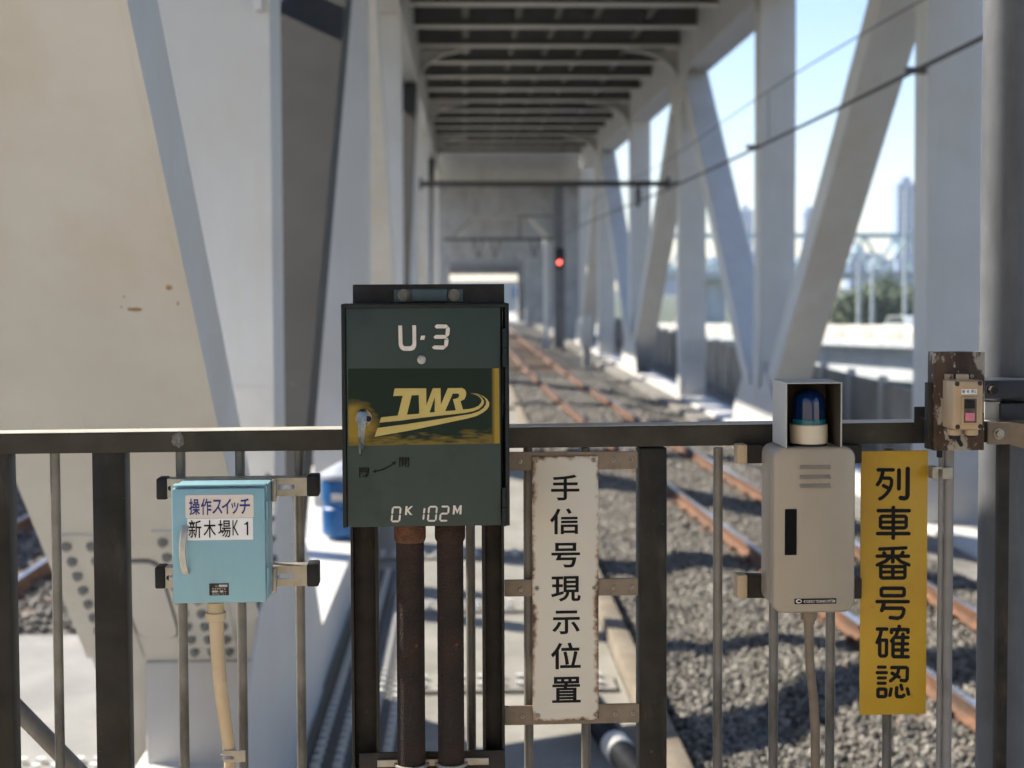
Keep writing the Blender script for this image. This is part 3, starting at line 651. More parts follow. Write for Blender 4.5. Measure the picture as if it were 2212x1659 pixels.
car(3, 2.6, 'pale car on the viaduct right of the leaning grey member', M_lampgrey, .016)
for k, (px, hh) in enumerate(((1855, 4.6), (1885, 4.4), (1955, 9.5))):
    VY = 97.4; d_ = ray(px, 650); x = d_.x / d_.y * 98
    lp = Thing('lamp_post', ('left thin pale pole on the viaduct, first of three', 'middle thin pale pole on the viaduct, second of three', 'tall right pale street lamp on the viaduct, third of three')[k], 'lamp post', (x, VY + .6, Z(-3.9)))
    lp.part('pole', B().tube([(x, VY + .6, Z(-3.9)), (x, VY + .6, Z(-3.18 + hh))], .13, 10, rad=[.15, .1]), M_lampgrey)
    lp.part('arm', B().tube([(x, VY + .6, Z(-3.18 + hh)), (x + .5, VY + .6, Z(-3.0 + hh)), (x + 1.6, VY + .6, Z(-2.95 + hh))], .06, 8), M_lampgrey)
# trees on the far bank
structure('river_bank', B().box(20, 880, 150, 1235, -12.99, -6), pm('bank_green', (.06, .08, .04), (.12, .12, .07), .1, .9), smooth=0)
def tree(x, y, z, h, r, label):
    t = Thing('tree', label, 'tree', (x, y, z), group='trees on the far bank')
    b = B().tube([(x, y, z), (x + .2, y, z + h * .35), (x, y, z + h * .6)], .3, 7, rad=[.4, .28, .15])
    for k in range(5):
        a = k * 1.3; b.tube([(x, y, z + h * .4), (x + r * .6 * math.cos(a), y + r * .6 * math.sin(a), z + h * .7)], .12, 5, rad=[.15, .05])
    t.part('trunk', b, M_bark)
    n = 2600; cl = rng.normal(0, 1, (26, 3)); cl /= np.linalg.norm(cl, axis=1)[:, None]; cl = cl * rng.uniform(.35, .85, (26, 1)) * np.array([r, r, h * .38]) + np.array([x, y, z + h * .62])
    pts = cl[rng.integers(0, 26, n)] + rng.normal(0, r * .17, (n, 3)); vs = []; fs = []
    for i, p in enumerate(pts):
        d1 = Vector(rng.normal(0, 1, 3)).normalized(); d2 = d1.orthogonal().normalized(); s = rng.uniform(.18, .4); p = Vector(p)
        vs += [p - d1 * s, p + d2 * s * .6, p + d1 * s, p - d2 * s * .6]; fs.append((4 * i, 4 * i + 1, 4 * i + 2, 4 * i + 3))
    t.part('crown', B().add(vs, fs), M_leaf, smooth=0)
for k, (px, yy) in enumerate(((1845, 168), (1880, 160), (1905, 172), (1935, 164), (1965, 170), (1990, 162))):
    d = ray(px, 640); x = d.x / d.y * yy
    tree(x, yy, -6, 6.2 + (k * 37 % 5) * .45, 3.2 + (k * 17 % 4) * .3, ('leftmost bushy tree seen right of the leaning grey member', 'second bushy tree right of the leaning grey member', 'middle bushy tree behind the thin pale poles', 'bushy tree just left of the tall street lamp', 'bushy tree right of the tall street lamp', 'bushy tree partly hidden by the near right column', 'tree in the narrow gap left of the steep blue member', 'tree half behind the vertical column over the node', 'tree in the farthest gap between the right columns')[k])
# far green truss bridge
ft = Thing('green_truss_bridge', 'far pale green truss bridge over the river', 'bridge', (60, 230, -6))
FY = 230; x0f_ = 20; 
for s in (0, 7):
    ft.part('top_chord', B().box(x0f_, 200, FY + s, FY + s + .5, Z(7.2), Z(7.8)), M_fartruss, smooth=0)
    ft.part('bottom_chord', B().box(x0f_, 200, FY + s, FY + s + .5, Z(.2), Z(1.2)), M_fartruss, smooth=0)
    for k in range(26):
        xa = x0f_ + k * 7; 
        for (a, ha, c, hc_) in ((xa, 1.2, xa + 3.5, 7.2), (xa + 3.5, 7.2, xa + 7, 1.2)):
            d = Vector((c - a, hc_ - ha)).normalized(); p = Vector((-d.y, d.x)) * .22
            ft.part('web_member', B().hexa([(a - p.x, FY + s + .05, Z(ha) - p.y), (a + p.x, FY + s + .05, Z(ha) + p.y), (a + p.x, FY + s + .4, Z(ha) + p.y), (a - p.x, FY + s + .4, Z(ha) - p.y), (c - p.x, FY + s + .05, Z(hc_) - p.y), (c + p.x, FY + s + .05, Z(hc_) + p.y), (c + p.x, FY + s + .4, Z(hc_) + p.y), (c - p.x, FY + s + .4, Z(hc_) - p.y)]), M_fartruss, smooth=0)
ft.part('deck', B().box(x0f_, 200, FY - .5, FY + 8, Z(.6), Z(1.6)), M_viaduct, smooth=0)
for x in (40, 90, 140): ft.part('pier', B().box(x, x + 3, FY + 2, FY + 5, -13, Z(.19)), M_viaduct, smooth=0)
# towers
def tower(px0, px1, pyt, yy, label):
    a = ray(px0, 500); c = ray(px1, 500); x0 = a.x / a.y * yy; x1 = c.x / c.y * yy; top = Z((610 - pyt) / F * yy)
    t = Thing('tower_block', label, 'tower', ((x0 + x1) / 2, yy, -6))
    t.part('wall', B().box(x0, x1, yy, yy + (x1 - x0), -6, top), M_tower, smooth=0)
    t.part('roof_plant', B().box(x0 + (x1 - x0) * .3, x1 - (x1 - x0) * .3, yy + 4, yy + 10, top + .02, top + 4), M_tower, smooth=0)
    n = 14
    for k in range(n):
        z0 = -4 + (top + 2) * (k + .25) / n
        t.part('window_band', B().box(x0 + .8, x1 - .8, yy - .25, yy - .05, z0, z0 + (top + 4) / n * .5), M_towerw, smooth=0)
tower(1938, 1985, 397, 900, 'tall pale blue tower hazy beyond the green truss bridge')
tower(1600, 1627, 455, 1100, 'low hazy tower left of the vertical middle column')
tower(1737, 1765, 458, 1100, 'low hazy tower right of the vertical middle column')

for k, (a_, c_, t_, yy_, lab) in enumerate(((1430, 1470, 585, 800, 'long hazy low block in the farthest right gap'), (1525, 1570, 572, 760, 'hazy mid rise block left of the steep blue member'), (1612, 1650, 560, 820, 'hazy block just left of the vertical middle column'), (1722, 1780, 556, 780, 'hazy wide block right of the vertical middle column'), (1835, 1885, 548, 840, 'pale hazy block behind the left part of the green truss'), (1887, 1932, 566, 730, 'pale hazy low block behind the middle of the green truss'))):
    tower(a_, c_, t_, yy_, lab)
fb = Thing('far_building', 'bright white building seen through the end opening', 'building', (3, 175, -6))
fb.part('wall', B().box(-14, 16, 175, 185, -6, Z(.12)), M_barrier, smooth=0)
for k in range(9): fb.part('window', B().box(-12 + k * 3, -10.4 + k * 3, 174.9, 174.99, Z(-1.9), Z(-.6)), M_towerw, smooth=0)
# small things on the walkway
bl = Thing('blue_drum', 'blue plastic drum with white lid behind the railing', 'drum', (-1.38, 14.4, Z(-2.6)))
bl.part('body', B().lathe([(.19, Z(-2.6)), (.235, Z(-2.56)), (.24, Z(-2.3)), (.225, Z(-2.28)), (.225, Z(-2.24)), (.24, Z(-2.22)), (.24, Z(-2.02)), (.2, Z(-1.98))], -1.22, 14.6, 28), M_bluebarrel)
bl.part('lid', B().lathe([(.255, Z(-2.0)), (.26, Z(-1.975)), (.25, Z(-1.95)), (.06, Z(-1.84)), (0.01, Z(-1.83))], -1.22, 14.6, 28), M_lidwhite)
bl.part('label', B().box(-1.34, -1.12, 14.335, 14.352, Z(-2.20), Z(-2.13)), M_stick1, smooth=0)
def corrug(name, label, path, r, mat, pitch=.02):
    pts = []; path = [Vector(p) for p in path]
    for i in range(len(path) - 1):
        L_ = (path[i + 1] - path[i]).length; n = max(2, int(L_ / (pitch / 4)))
        for k in range(n): pts.append(path[i].lerp(path[i + 1], k / n))
    pts.append(path[-1]); rad = [r * (1 + .07 * math.sin(i * math.pi / 2)) for i in range(len(pts))]
    return B().tube(pts, r, 16, rad=rad)
hz = Thing('corrugated_hose', 'thick black corrugated hose with a white length beside the curb', 'hose', (1.0, 9.2, Z(-3)))
def bez(p0, p1, p2, p3, n=24):
    return [tuple(Vector(p0) * (1 - t) ** 3 + Vector(p1) * 3 * t * (1 - t) ** 2 + Vector(p2) * 3 * t * t * (1 - t) + Vector(p3) * t ** 3) for t in np.linspace(0, 1, n)]
hpath = bez((1.2, 7.8, Z(-3.0)), (1.05, 8.5, Z(-3.0)), (.93, 9.2, Z(-3.0)), (.80, 10.6, Z(-3.01)), 40)
hz.part('hose', corrug('', '', hpath[:20], .085, M_hosedark, .03), M_hosedark, smooth=60)
hz.part('hose_sleeve', corrug('', '', hpath[19:23], .088, M_hosewhite, .03), M_hosewhite, smooth=60)
hz.part('hose', corrug('', '', hpath[22:], .085, M_hosedark, .03), M_hosedark, smooth=60)
cm = Thing('shadow_mast', 'unseen grey mast added outside the left truss for its shadow', 'mast', (-2.4, 14.2, Z(-3.4)))  # unseen mast, added to cast a shadow band across the ballast
cm.part('shaft', B().tube([(-2.4, 14.2, Z(-3.4)), (-2.4, 14.2, Z(4.6))], .17, 16), M_pole); cm.part('base', B().box(-2.65, -2.15, 13.95, 14.45, Z(-3.44), Z(-3.1), .02), M_conc)

# ================================================================== FOREGROUND, measured on the railing plane
# ---------------------------------------------------------------- railing
fc = Thing('platform_railing', 'dark weathered steel railing across the platform end', 'railing', (0, 0, 0), MF)
def barq(x0, yt0, yb0, x1, yt1, yb1, n0, n1, c):
    a0, zt0 = q(x0, yt0, n1); _, zb0 = q(x0, yb0, n1); a1, zt1 = q(x1, yt1, n1); _, zb1 = q(x1, yb1, n1)
    bm = bmesh.new(); vs = [bm.verts.new(v) for v in [(a0, -n1, zb0), (a1, -n1, zb1), (a1, -n0, zb1), (a0, -n0, zb0), (a0, -n1, zt0), (a1, -n1, zt1), (a1, -n0, zt1), (a0, -n0, zt0)]]
    for f in [(3, 2, 1, 0), (4, 5, 6, 7), (0, 1, 5, 4), (1, 2, 6, 5), (2, 3, 7, 6), (3, 0, 4, 7)]: bm.faces.new([vs[i] for i in f])
    bmesh.ops.bevel(bm, geom=bm.edges[:], offset=c, segments=2, affect='EDGES'); bm.verts.ensure_lookup_table(); bm.verts.index_update()
    b = B().add([v.co for v in bm.verts], [[v.index for v in f.verts] for f in bm.faces]); bm.free(); return b
fc.part('top_rail', barq(-60, 938.5, 982, 2140, 911, 956, -.075, 0, .0025), M_rail)
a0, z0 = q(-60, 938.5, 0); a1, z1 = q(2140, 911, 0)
fc.part('rail_top_sun_strip', B().hexa([(a0, .003, z0 + .0003), (a1, .003, z1 + .0003), (a1, .072, z1 + .0003), (a0, .072, z0 + .0003), (a0, .003, z0 + .0012), (a1, .003, z1 + .0012), (a1, .072, z1 + .0012), (a0, .072, z0 + .0012)]), M_railsun, smooth=0)
for (x0, x1) in ((-44, 24), (203, 274), (1381, 1441)):
    a0, a1 = U(x0, 1300, -.004), U(x1, 1300, -.004)
    fc.part('post', B().box(a0, a1, .004, .062, 0, Wz((x0 + x1) / 2, 968, -.004), .004), M_post)
balm = None
for xc in (122, 393, 521, 648, 768, 890, 1017, 1142, 1266, 1552, 1673, 1796, 1920):
    u0 = U(xc, 1300, -.02); top = Wz(xc, 968, -.02)
    me = B().tube([(0, 0, 0), (0, 0, top)], .0108, 14).mesh('baluster', M_gal, 40)
    fc.inst('baluster', me, (u0, .028, 0))
# weld scar on the rail
wc = q(384, 950, 0); fc.part('weld_scar', B().poly([(wc[0] + .017 * random.uniform(.6, 1.1) * math.cos(a), wc[1] + .019 * random.uniform(.6, 1.1) * math.sin(a)) for a in np.linspace(0, 2 * math.pi, 23)[:-1]], -.0008, thick=.0008), pm('weld_grey', (.09, .083, .068), (.20, .185, .15), 120, .6, bump=.3, bscale=200, contrast=(.4, .6)))
# slanting brace pipe behind the railing, bottom left
p0 = Vector((U(-40, 1452, -.25), .25, Wz(-40, 1452, -.25))); p1 = Vector((U(260, 1760, -.25), .25, Wz(260, 1760, -.25)))
fc.part('brace_pipe', B().tube([p0, p1], .021, 16), M_gal)

# ---------------------------------------------------------------- right hand pole with straps
pu = U(2172, 900, -.16); pd = .17
pl_ = Thing('steel_pole', 'thick grey steel pole at the right edge of the picture', 'pole', (pu, pd, 0), MF)
pl_.part('shaft', B().tube([(pu, pd, 0), (pu + .004, pd, 4.2)], .058, 40), M_pole)
pl_.part('seam_bar', B().box(U(2158, 1300, .0), U(2180, 1300, .0), .003, .03, 0, Wz(2168, 950), .003), M_frame)
def fpart(th, name, x0, y0, x1, y1, n0, n1, mat, c=.002, parent=None):
    b = B(); fbox(b, x0, y0, x1, y1, n0, n1, c); return th.part(name, b, mat, parent)
st1 = fpart(pl_, 'strap', 2127, 821, 2300, 861, -.125, -.03, M_strap)
def hexbolt(th, x, y, n, r, ln, mat, parent=None, name='bolt'):
    u, w = q(x, y, n); rr = r * 3.16 / F
    b = B().tube([(u, -n, w), (u, -n - ln * .25, w)], rr * 1.35, 20); b.tube([(u, -n - ln * .25, w), (u, -n - ln, w)], rr, 6); return th.part(name, b, mat, parent, smooth=25)
hexbolt(pl_, 2141, 841, -.03, 9.5, .02, M_frame, st1)
fpart(pl_, 'angle_bracket', 2127, 868, 2161, 907, -.12, -.05, M_hood)
fpart(pl_, 'strap', 2162, 871, 2300, 907, -.122, -.04, M_strap)
# railing end clamp
cl_ = Thing('railing_clamp', 'bent galvanised strap with one bolt joining railing to pole', 'clamp', (U(2150, 936), 0, Wz(2150, 936)), MF)
b = B(); a0, a1 = U(2135, 936, .012), U(2181, 936, .012); z0, z1 = Wz(2158, 960, .012), Wz(2158, 913, .012)
b.hexa([(a0, -.012, z0), (a1, -.012, z0), (a1, -.004, z0), (a0, -.004, z0), (a0, -.012, z1), (a1, -.012, z1), (a1, -.004, z1), (a0, -.004, z1)])
a2 = U(2240, 945, .04)
b.hexa([(a1, -.0122, z0), (a2, -.035, z0 - .016), (a2, -.027, z0 - .016), (a1, -.0042, z0), (a1, -.0122, z1), (a2, -.035, z1 - .006), (a2, -.027, z1 - .006), (a1, -.0042, z1)])
cs = cl_.part('strap', b, M_bracket, smooth=0)
hexbolt(cl_, 2157, 937, .012, 9, .012, M_screw, cs)

# ---------------------------------------------------------------- green telephone box on its frame
g_ = lambda x, y: (713.2 + .344 * x, 592.5 + .344 * y)
NF = .165
fr_ = Thing('support_frame', 'two dark weathered steel channels with cross bar under the green box', 'frame', (U(925, 1640), -.02, 0), MF)
def channel(x0, x1, yt, nf, nb):
    b = B(); u0, u1 = U(x0, 1400, nf), U(x1, 1400, nf); w1 = Wz((x0 + x1) / 2, yt, nf); t = .006
    b.box(u0, u0 + t, -nf, -nb, 0, w1, .001); b.box(u1 - t, u1, -nf, -nb, 0, w1, .001); b.box(u0 + t + .0002, u1 - t - .0002, -nb - t, -nb, 0, w1, .0005); return b
fr_.part('channel', channel(759, 818, 900, .05, .006), M_frame); fr_.part('channel', channel(1043, 1090, 900, .05, .006), M_frame)
fpart(fr_, 'cross_bar', 776, 1624, 1089, 1720, .0505, .058, M_frame, .002)
fpart(fr_, 'clamp_bar', 815, 1640, 1056, 1655, .059, .066, M_zinc, .001)
pp = Thing('rusty_pipe', 'left rusty pipe with screwed cap hanging below the green box', 'pipe', (U(887, 1640, .09), -.09, 0), MF)
pp2 = Thing('rusty_pipe', 'right rusty brown pipe below the green box', 'pipe', (U(973, 1640, .09), -.09, 0), MF)
for t, x0, x1, c0, c1 in ((pp, 857, 917.5, 850.5, 919.5), (pp2, 945, 1002, 939, 1005)):
    u = (U(x0, 1400, .09) + U(x1, 1400, .09)) / 2; r = (U(x1, 1400, .09) - U(x0, 1400, .09)) / 2; r2 = (U(c1, 1150, .09) - U(c0, 1150, .09)) / 2
    zt, zb = Wz(900, 1130, .09), Wz(900, 1163, .09)
    t.part('tube', B().tube([(u, -.09, 0), (u, -.09, zb - .004)], r, 36), M_rust)
    t.part('cap', B().lathe([(r + .001, zb - .006), (r2 - .001, zb - .002), (r2, zb + .003), (r2, zb + .02), (r2 * .96, zt + .02)], u, -.09, 36), M_rustcap if t is pp else M_rust)
    b = B(); zz0 = Wz(900, 1650, .09); pts = [(u + (r + .004) * math.cos(a), -.09 - (r + .004) * math.sin(a), zz0) for a in np.linspace(0, math.pi, 18)]
    b.tube(pts, .004, 8); t.part('u_bolt', b, M_zinc)

gb = Thing('telephone_box', 'dark green steel box marked U·3 with golden TWR logo on its door', 'box', (U(918, 1138, .1), -.1, Wz(918, 1138, .1)), MF)
u0, u1, w0, w1 = frect(738.5, 656, 1100.5, 1138, NF)
b = B(); bk = -.052; t = .0085
b.box(u0, u0 + t, -NF, bk, w0, w1, .0015); b.box(u1 - t, u1, -NF, bk, w0, w1, .0015); b.box(u0 + t + .0002, u1 - t - .0002, -NF, bk, w1 - t, w1 - .0002, .0015); b.box(u0 + t + .0002, u1 - t - .0002, -NF + .03, bk - .001, w0, w0 + t); b.box(u0 + t + .0003, u1 - t - .0003, bk - .006, bk - .0005, w0 + t + .0002, w1 - t - .0002)
gb.part('body', b, M_greenrim)
ND = NF - .004
d0, d1, e0, e1 = frect(748.5, 664.5, 1082, 1137, ND)
b = B(); b.box(d0, d1, -ND, -ND + .02, e0, e1, .002); door = gb.part('door', b, M_green)
for (ya, yb) in ((340, 580), (1340, 1580)):
    x0, y0 = g_(1082, ya); x1, y1 = g_(1104, yb); uu = U((x0 + x1) / 2, (y0 + y1) / 2, NF); za, zb_ = Wz(x0, y1, NF), Wz(x0, y0, NF)
    gb.part('hinge', B().tube([(uu, -NF - .001, za), (uu, -NF - .001, (za + zb_) / 2 - .001)], .0048, 14).tube([(uu, -NF - .001, (za + zb_) / 2 + .001), (uu, -NF - .001, zb_)], .0048, 14), M_greenrim)
# decal with worn margins
dm = bpy.data.materials.new('worn_decal'); dm.use_nodes = True; t_ = dm.node_tree; bs = t_.nodes['Principled BSDF']; N = t_.nodes.new; LK = t_.links.new
tc = N('ShaderNodeTexCoord'); sx = N('ShaderNodeSeparateXYZ'); LK(tc.outputs['Generated'], sx.inputs[0])
nz = N('ShaderNodeTexNoise'); nz.inputs['Scale'].default_value = 9; nz.inputs['Detail'].default_value = 8; mp = N('ShaderNodeMapping'); mp.inputs['Scale'].default_value = (1, 1, 2.2); LK(tc.outputs['Generated'], mp.inputs[0]); LK(mp.outputs[0], nz.inputs['Vector'])
def mr(src, a, b_, c=0, d=1):
    r = N('ShaderNodeMapRange'); r.inputs[1].default_value = a; r.inputs[2].default_value = b_; r.inputs[3].default_value = c; r.inputs[4].default_value = d; LK(src, r.inputs[0]); return r.outputs[0]
def mt(op, a, b_):
    r = N('ShaderNodeMath'); r.operation = op
    for i, s in enumerate((a, b_)):
        if isinstance(s, (int, float)): r.inputs[i].default_value = s
        else: LK(s, r.inputs[i])
    return r.outputs[0]
edge_r = mr(sx.outputs['X'], .945, .972); 
vy = mt('SUBTRACT', sx.outputs['Z'], .27); vx = mt('SUBTRACT', sx.outputs['X'], .045)
dist = mt('SQRT', mt('ADD', mt('MULTIPLY', mt('MULTIPLY', vx, vx), 9), mt('MULTIPLY', mt('MULTIPLY', vy, vy), 2.2)), 0)
blob = mr(mt('ADD', dist, mt('MULTIPLY', mt('SUBTRACT', nz.outputs['Fac'], .5), .25)), .50, .27)
low = mt('MULTIPLY', mr(mt('ADD', sx.outputs['Z'], mt('MULTIPLY', mt('SUBTRACT', nz.outputs['Fac'], .5), .55)), .16, .02), .55)
fac = mt('MAXIMUM', mt('MAXIMUM', edge_r, blob), low)
mx = N('ShaderNodeMixRGB'); mx.inputs[1].default_value = (.0085, .020, .0125, 1); mx.inputs[2].default_value = (.30, .20, .03, 1); LK(fac, mx.inputs[0]); LK(mx.outputs[0], bs.inputs['Base Color']); bs.inputs['Roughness'].default_value = .45; bs.inputs['Specular IOR Level'].default_value = .15
def gpoly(pts, n, th, mat, name, conv=g_, parent=None, thick=0.):
    loops = pts if isinstance(pts[0][0], (tuple, list)) else [pts]
    b = B(); b.poly([[q(*conv(x, y), n) for x, y in l] for l in loops], -n, thick=thick); return th.part(name, b, mat, parent, smooth=0)
dec = gpoly([(113, 592), (1060, 590), (1065, 1062), (115, 1078)], ND + .0006, gb, dm, 'decal', parent=door)
lg = lambda x, y: ((1460 + x / 4.424) * .5486, (1500 + y / 4.424) * .5486)
NL = ND + .0012
body = [(418, 130), (965, 128), (968, 425), (1080, 128), (1215, 125), (1222, 412), (1342, 124), (1590, 122), (1640, 150), (1662, 200), (1658, 260), (1630, 320), (1562, 352), (1606, 496), (1700, 490), (1800, 470), (1880, 430), (1925, 375), (1930, 330), (1905, 290), (1860, 255), (1740, 212), (1760, 214), (1880, 250), (1940, 295), (1972, 345), (1970, 390), (1940, 440), (1880, 490), (1780, 530), (1650, 556), (1200, 605), (900, 640), (500, 692), (150, 727), (180, 632), (470, 603), (556, 257), (388, 264)]
h1_ = [(712, 250), (835, 245), (845, 570), (630, 588)]; h2_ = [(1116, 285), (1113, 543), (1022, 550)]; h3_ = [(1427, 222), (1510, 217), (1540, 235), (1540, 265), (1520, 295), (1480, 310), (1430, 318), (1482, 512), (1296, 525)]
gpoly([body, h1_, h2_, h3_], NL, gb, M_gold, 'logo', lg, door)
sw2 = [(118, 818), (600, 755), (1000, 695), (1400, 630), (1750, 574), (1880, 530), (1960, 475), (2005, 410), (2010, 350), (1980, 300), (1920, 255), (1785, 210), (1850, 222), (1960, 265), (2030, 320), (2065, 380), (2060, 440), (2020, 500), (1940, 560), (1840, 610), (1700, 650), (1300, 735), (700, 860), (65, 972)]
gpoly(sw2, NL, gb, M_gold, 'logo_swoosh', lg, door)
u3 = lambda x, y: ((1540 + x / 8.508) * .5486, (1250 + y / 8.508) * .5486)
gpoly([(240, 270), (368, 270), (380, 800), (385, 880), (410, 940), (470, 968), (630, 965), (690, 935), (715, 870), (718, 800), (710, 262), (835, 262), (845, 880), (835, 980), (780, 1070), (700, 1108), (640, 1118), (430, 1116), (350, 1080), (280, 1000), (255, 900)], NL, gb, M_white, 'lettering', u3, door)
gpoly([(1000, 612), (1140, 606), (1112, 748), (972, 750)], NL, gb, M_white, 'lettering', u3, door)
for pts in ([(1455, 300), (1530, 232), (1860, 238), (1905, 290), (1835, 365), (1510, 368)], [(1915, 300), (1972, 375), (1948, 585), (1880, 650), (1822, 580), (1838, 372)], [(1420, 655), (1500, 585), (1815, 588), (1870, 655), (1800, 712), (1470, 715)], [(1792, 742), (1926, 760), (1902, 935), (1840, 1005), (1775, 940)], [(1370, 1000), (1450, 938), (1768, 942), (1832, 1010), (1750, 1076), (1430, 1066)], [(1872, 672), (1930, 745), (1800, 728)]):
    gpoly(pts, NL, gb, M_white, 'lettering', u3, door)
km = lambda x, y: ((1520 + x / 6.9125) * .5486, (1970 + y / 6.9125) * .5486)
def seg7(x0, yt, yb, w, lean, on):
    """slanted seven-segment digit; x0 left of the foot"""
    h = yb - yt; t = 50; ymid = (yt + yb) / 2
    def X(x, y): return (x0 + x + lean * (yb - y) / h, y)
    S = {'a': [(22, yt + t / 2), (55, yt), (w - 55, yt), (w - 22, yt + t / 2), (w - 55, yt + t), (55, yt + t)],
         'd': [(22, yb - t / 2), (55, yb - t), (w - 55, yb - t), (w - 22, yb - t / 2), (w - 55, yb), (55, yb)],
         'g': [(25, ymid), (55, ymid - t / 2), (w - 55, ymid - t / 2), (w - 25, ymid), (w - 55, ymid + t / 2), (55, ymid + t / 2)],
         'f': [(20, yt + 32), (t, yt + 55), (t, ymid - 32), (t / 2, ymid - 5), (0, ymid - 32), (0, yt + 55)],
         'e': [(t / 2, ymid + 5), (t, ymid + 32), (t, yb - 55), (20, yb - 32), (0, yb - 55), (0, ymid + 32)],
         'b': [(w - 20, yt + 32), (w, yt + 55), (w, ymid - 32), (w - t / 2, ymid - 5), (w - t, ymid - 32), (w - t, yt + 55)],
         'c': [(w - t / 2, ymid + 5), (w, ymid + 32), (w, yb - 55), (w - 20, yb - 32), (w - t, yb - 55), (w - t, ymid + 32)]}
    for k in on: gpoly([X(*p) for p in S[k]], NL, gb, M_white, 'lettering', km, door)
seg7(122, 165, 598, 262, 42, 'abcdef'); seg7(985 - 212, 175, 565, 262, 42, 'bc'); seg7(1110, 150, 582, 262, 42, 'abcdef'); seg7(1440, 145, 580, 255, 42, 'abged')
gpoly([(532, 160), (588, 158), (580, 245), (670, 160), (735, 155), (612, 275), (718, 398), (655, 400), (575, 300), (566, 400), (515, 400)], NL, gb, M_white, 'lettering', km, door)
gpoly([(1830, 137), (1885, 137), (1940, 270), (2010, 135), (2064, 134), (2048, 380), (1995, 382), (2005, 240), (1937, 370), (1882, 250), (1865, 383), (1812, 384)], NL, gb, M_white, 'lettering', km, door)
for ch, rc in (('閉', (182, 1213, 245, 1278)), ('開', (433, 1150, 497, 1210))):
    a = g_(rc[0], rc[1]); c = g_(rc[2], rc[3]); text_part(gb, ch, (*a, *c), NL, M_blackprint, parent=door, offset=.012)
gpoly([(264, 1241), (287, 1223), (288, 1232), (330, 1222), (370, 1202), (393, 1188), (386, 1182), (416, 1175), (403, 1200), (398, 1194), (372, 1211), (333, 1231), (289, 1241), (290, 1248)], NL, gb, M_blackprint, 'arrow', parent=door)
# knob under U-3
ku, kw = q(*g_(574, 536), ND); gb.part('knob', B().tube([(ku, -ND, kw), (ku, -ND - .006, kw), (ku, -ND - .009, kw)], .009, 14, rad=[.0092, .0092, .005]), pm('old_putty', (.40, .37, .33), (.55, .51, .46), 150, .7, bump=.4, bscale=300), door)
# lever handle
hu, hw = q(*g_(212, 900), ND); ha = gb.part('handle', B().tube([(hu, -ND, hw), (hu, -ND - .010, hw)], .0175, 28), M_chrome, door)
b = B(); rings = []
for (yy, wd_, nn) in ((845, 14, .012), (858, 26, .019), (900, 28, .024), (980, 22, .026), (1060, 16, .026), (1110, 12, .024), (1132, 6, .021)):
    xx = 206 - (yy - 845) * .04; cxy = [g_(xx + s * wd_, yy) for s in (-1, 0, 1)]; pts = [q(*c, ND) for c in cxy]
    rings.append([(pts[0][0], -ND - nn + .004, pts[0][1]), (pts[1][0], -ND - nn, pts[1][1]), (pts[2][0], -ND - nn + .004, pts[2][1]), (pts[1][0], -ND - nn + .011, pts[1][1])])
vs = sum(rings, []); fs = []
for i in range(len(rings) - 1):
    for k in range(4): fs.append((i * 4 + k, i * 4 + (k + 1) % 4, (i + 1) * 4 + (k + 1) % 4, (i + 1) * 4 + k)[::-1])
fs += [(0, 1, 2, 3)[::1], tuple((len(rings) - 1) * 4 + k for k in (3, 2, 1, 0))]
gb.part('lever', B().add(vs, fs), M_chrome, ha, smooth=30)
b = B(); x_, y_ = g_(242, 908); kk = q(x_, y_, ND + .0105); b.tube([(kk[0], -ND - .010, kk[1]), (kk[0], -ND - .0107, kk[1])], .006, 14); gb.part('keyhole', b, M_black, ha)
# mounting bar on top
mb = Thing('mounting_bar', 'short dark steel bar with two bolts standing above the green box', 'bar', (U(925, 655, .05), -.05, Wz(925, 655, .05)), MF)
fpart(mb, 'bar', 762, 614, 1089.5, 660, .03, .06, M_frame, .002)
cpn = fpart(mb, 'clamp_plate', 851, 625.5, 1000, 652, .061, .066, pm('teal_plate', (.05, .075, .075), (.07, .1, .1), 20, .45), .001)
fpart(mb, 'raised_saddle', 889, 624, 966, 651, .0665, .076, MATS['teal_plate'], .003, cpn)
for x in (872, 980.5): hexbolt(mb, x, 637.5, .0662, 9.5, .014, pm('old_bolt', (.16, .145, .115), (.26, .235, .19), 60, .5, metal=.4), cpn)

# ---------------------------------------------------------------- pale blue switch box and its strut rails
bb_ = lambda x, y: (307.2 + .2579 * x, 943.6 + .2579 * y)
NB = .150
bx = Thing('switch_box', 'pale blue steel switch box with two Japanese stickers on the railing', 'box', (U(474, 1304, .1), -.1, Wz(474, 1304, .1)), MF)
u0, u1, w0, w1 = frect(371.7, 1055, 573.5, 1303, NB)
bx.part('body', B().box(u0 + .004, u1 + .0035, -NB + .016, -.047, w0 + .003, w1 + .004, .003), M_bluebox)
dr = bx.part('door', B().box(u0, u1, -NB, -NB + .014, w0, w1, .004), M_bluebox)
bx.part('rain_lip', B().box(u0 + .002, u1 + .001, -NB + .002, -NB + .03, w1 + .0045, w1 + .0075, .001), M_bluebox)
for (ya, yb) in ((540, 695), (1095, 1250)):
    z0, z1 = Wz(*bb_(1038, yb), NB), Wz(*bb_(1038, ya), NB); bx.part('hinge', B().tube([(u1 + .0035, -NB + .007, z0), (u1 + .0035, -NB + .007, z1)], .0036, 12), M_bluedark)
def rrect(rect, n, r):
    a0, a1, c0, c1 = frect(*rect, n); out = []
    for (cx, cz, s) in ((a1 - r, c1 - r, 0), (a0 + r, c1 - r, 90), (a0 + r, c0 + r, 180), (a1 - r, c0 + r, 270)):
        for k in range(6): a = math.radians(s + 18 * k); out.append((cx + r * math.cos(a), cz + r * math.sin(a)))
    return out
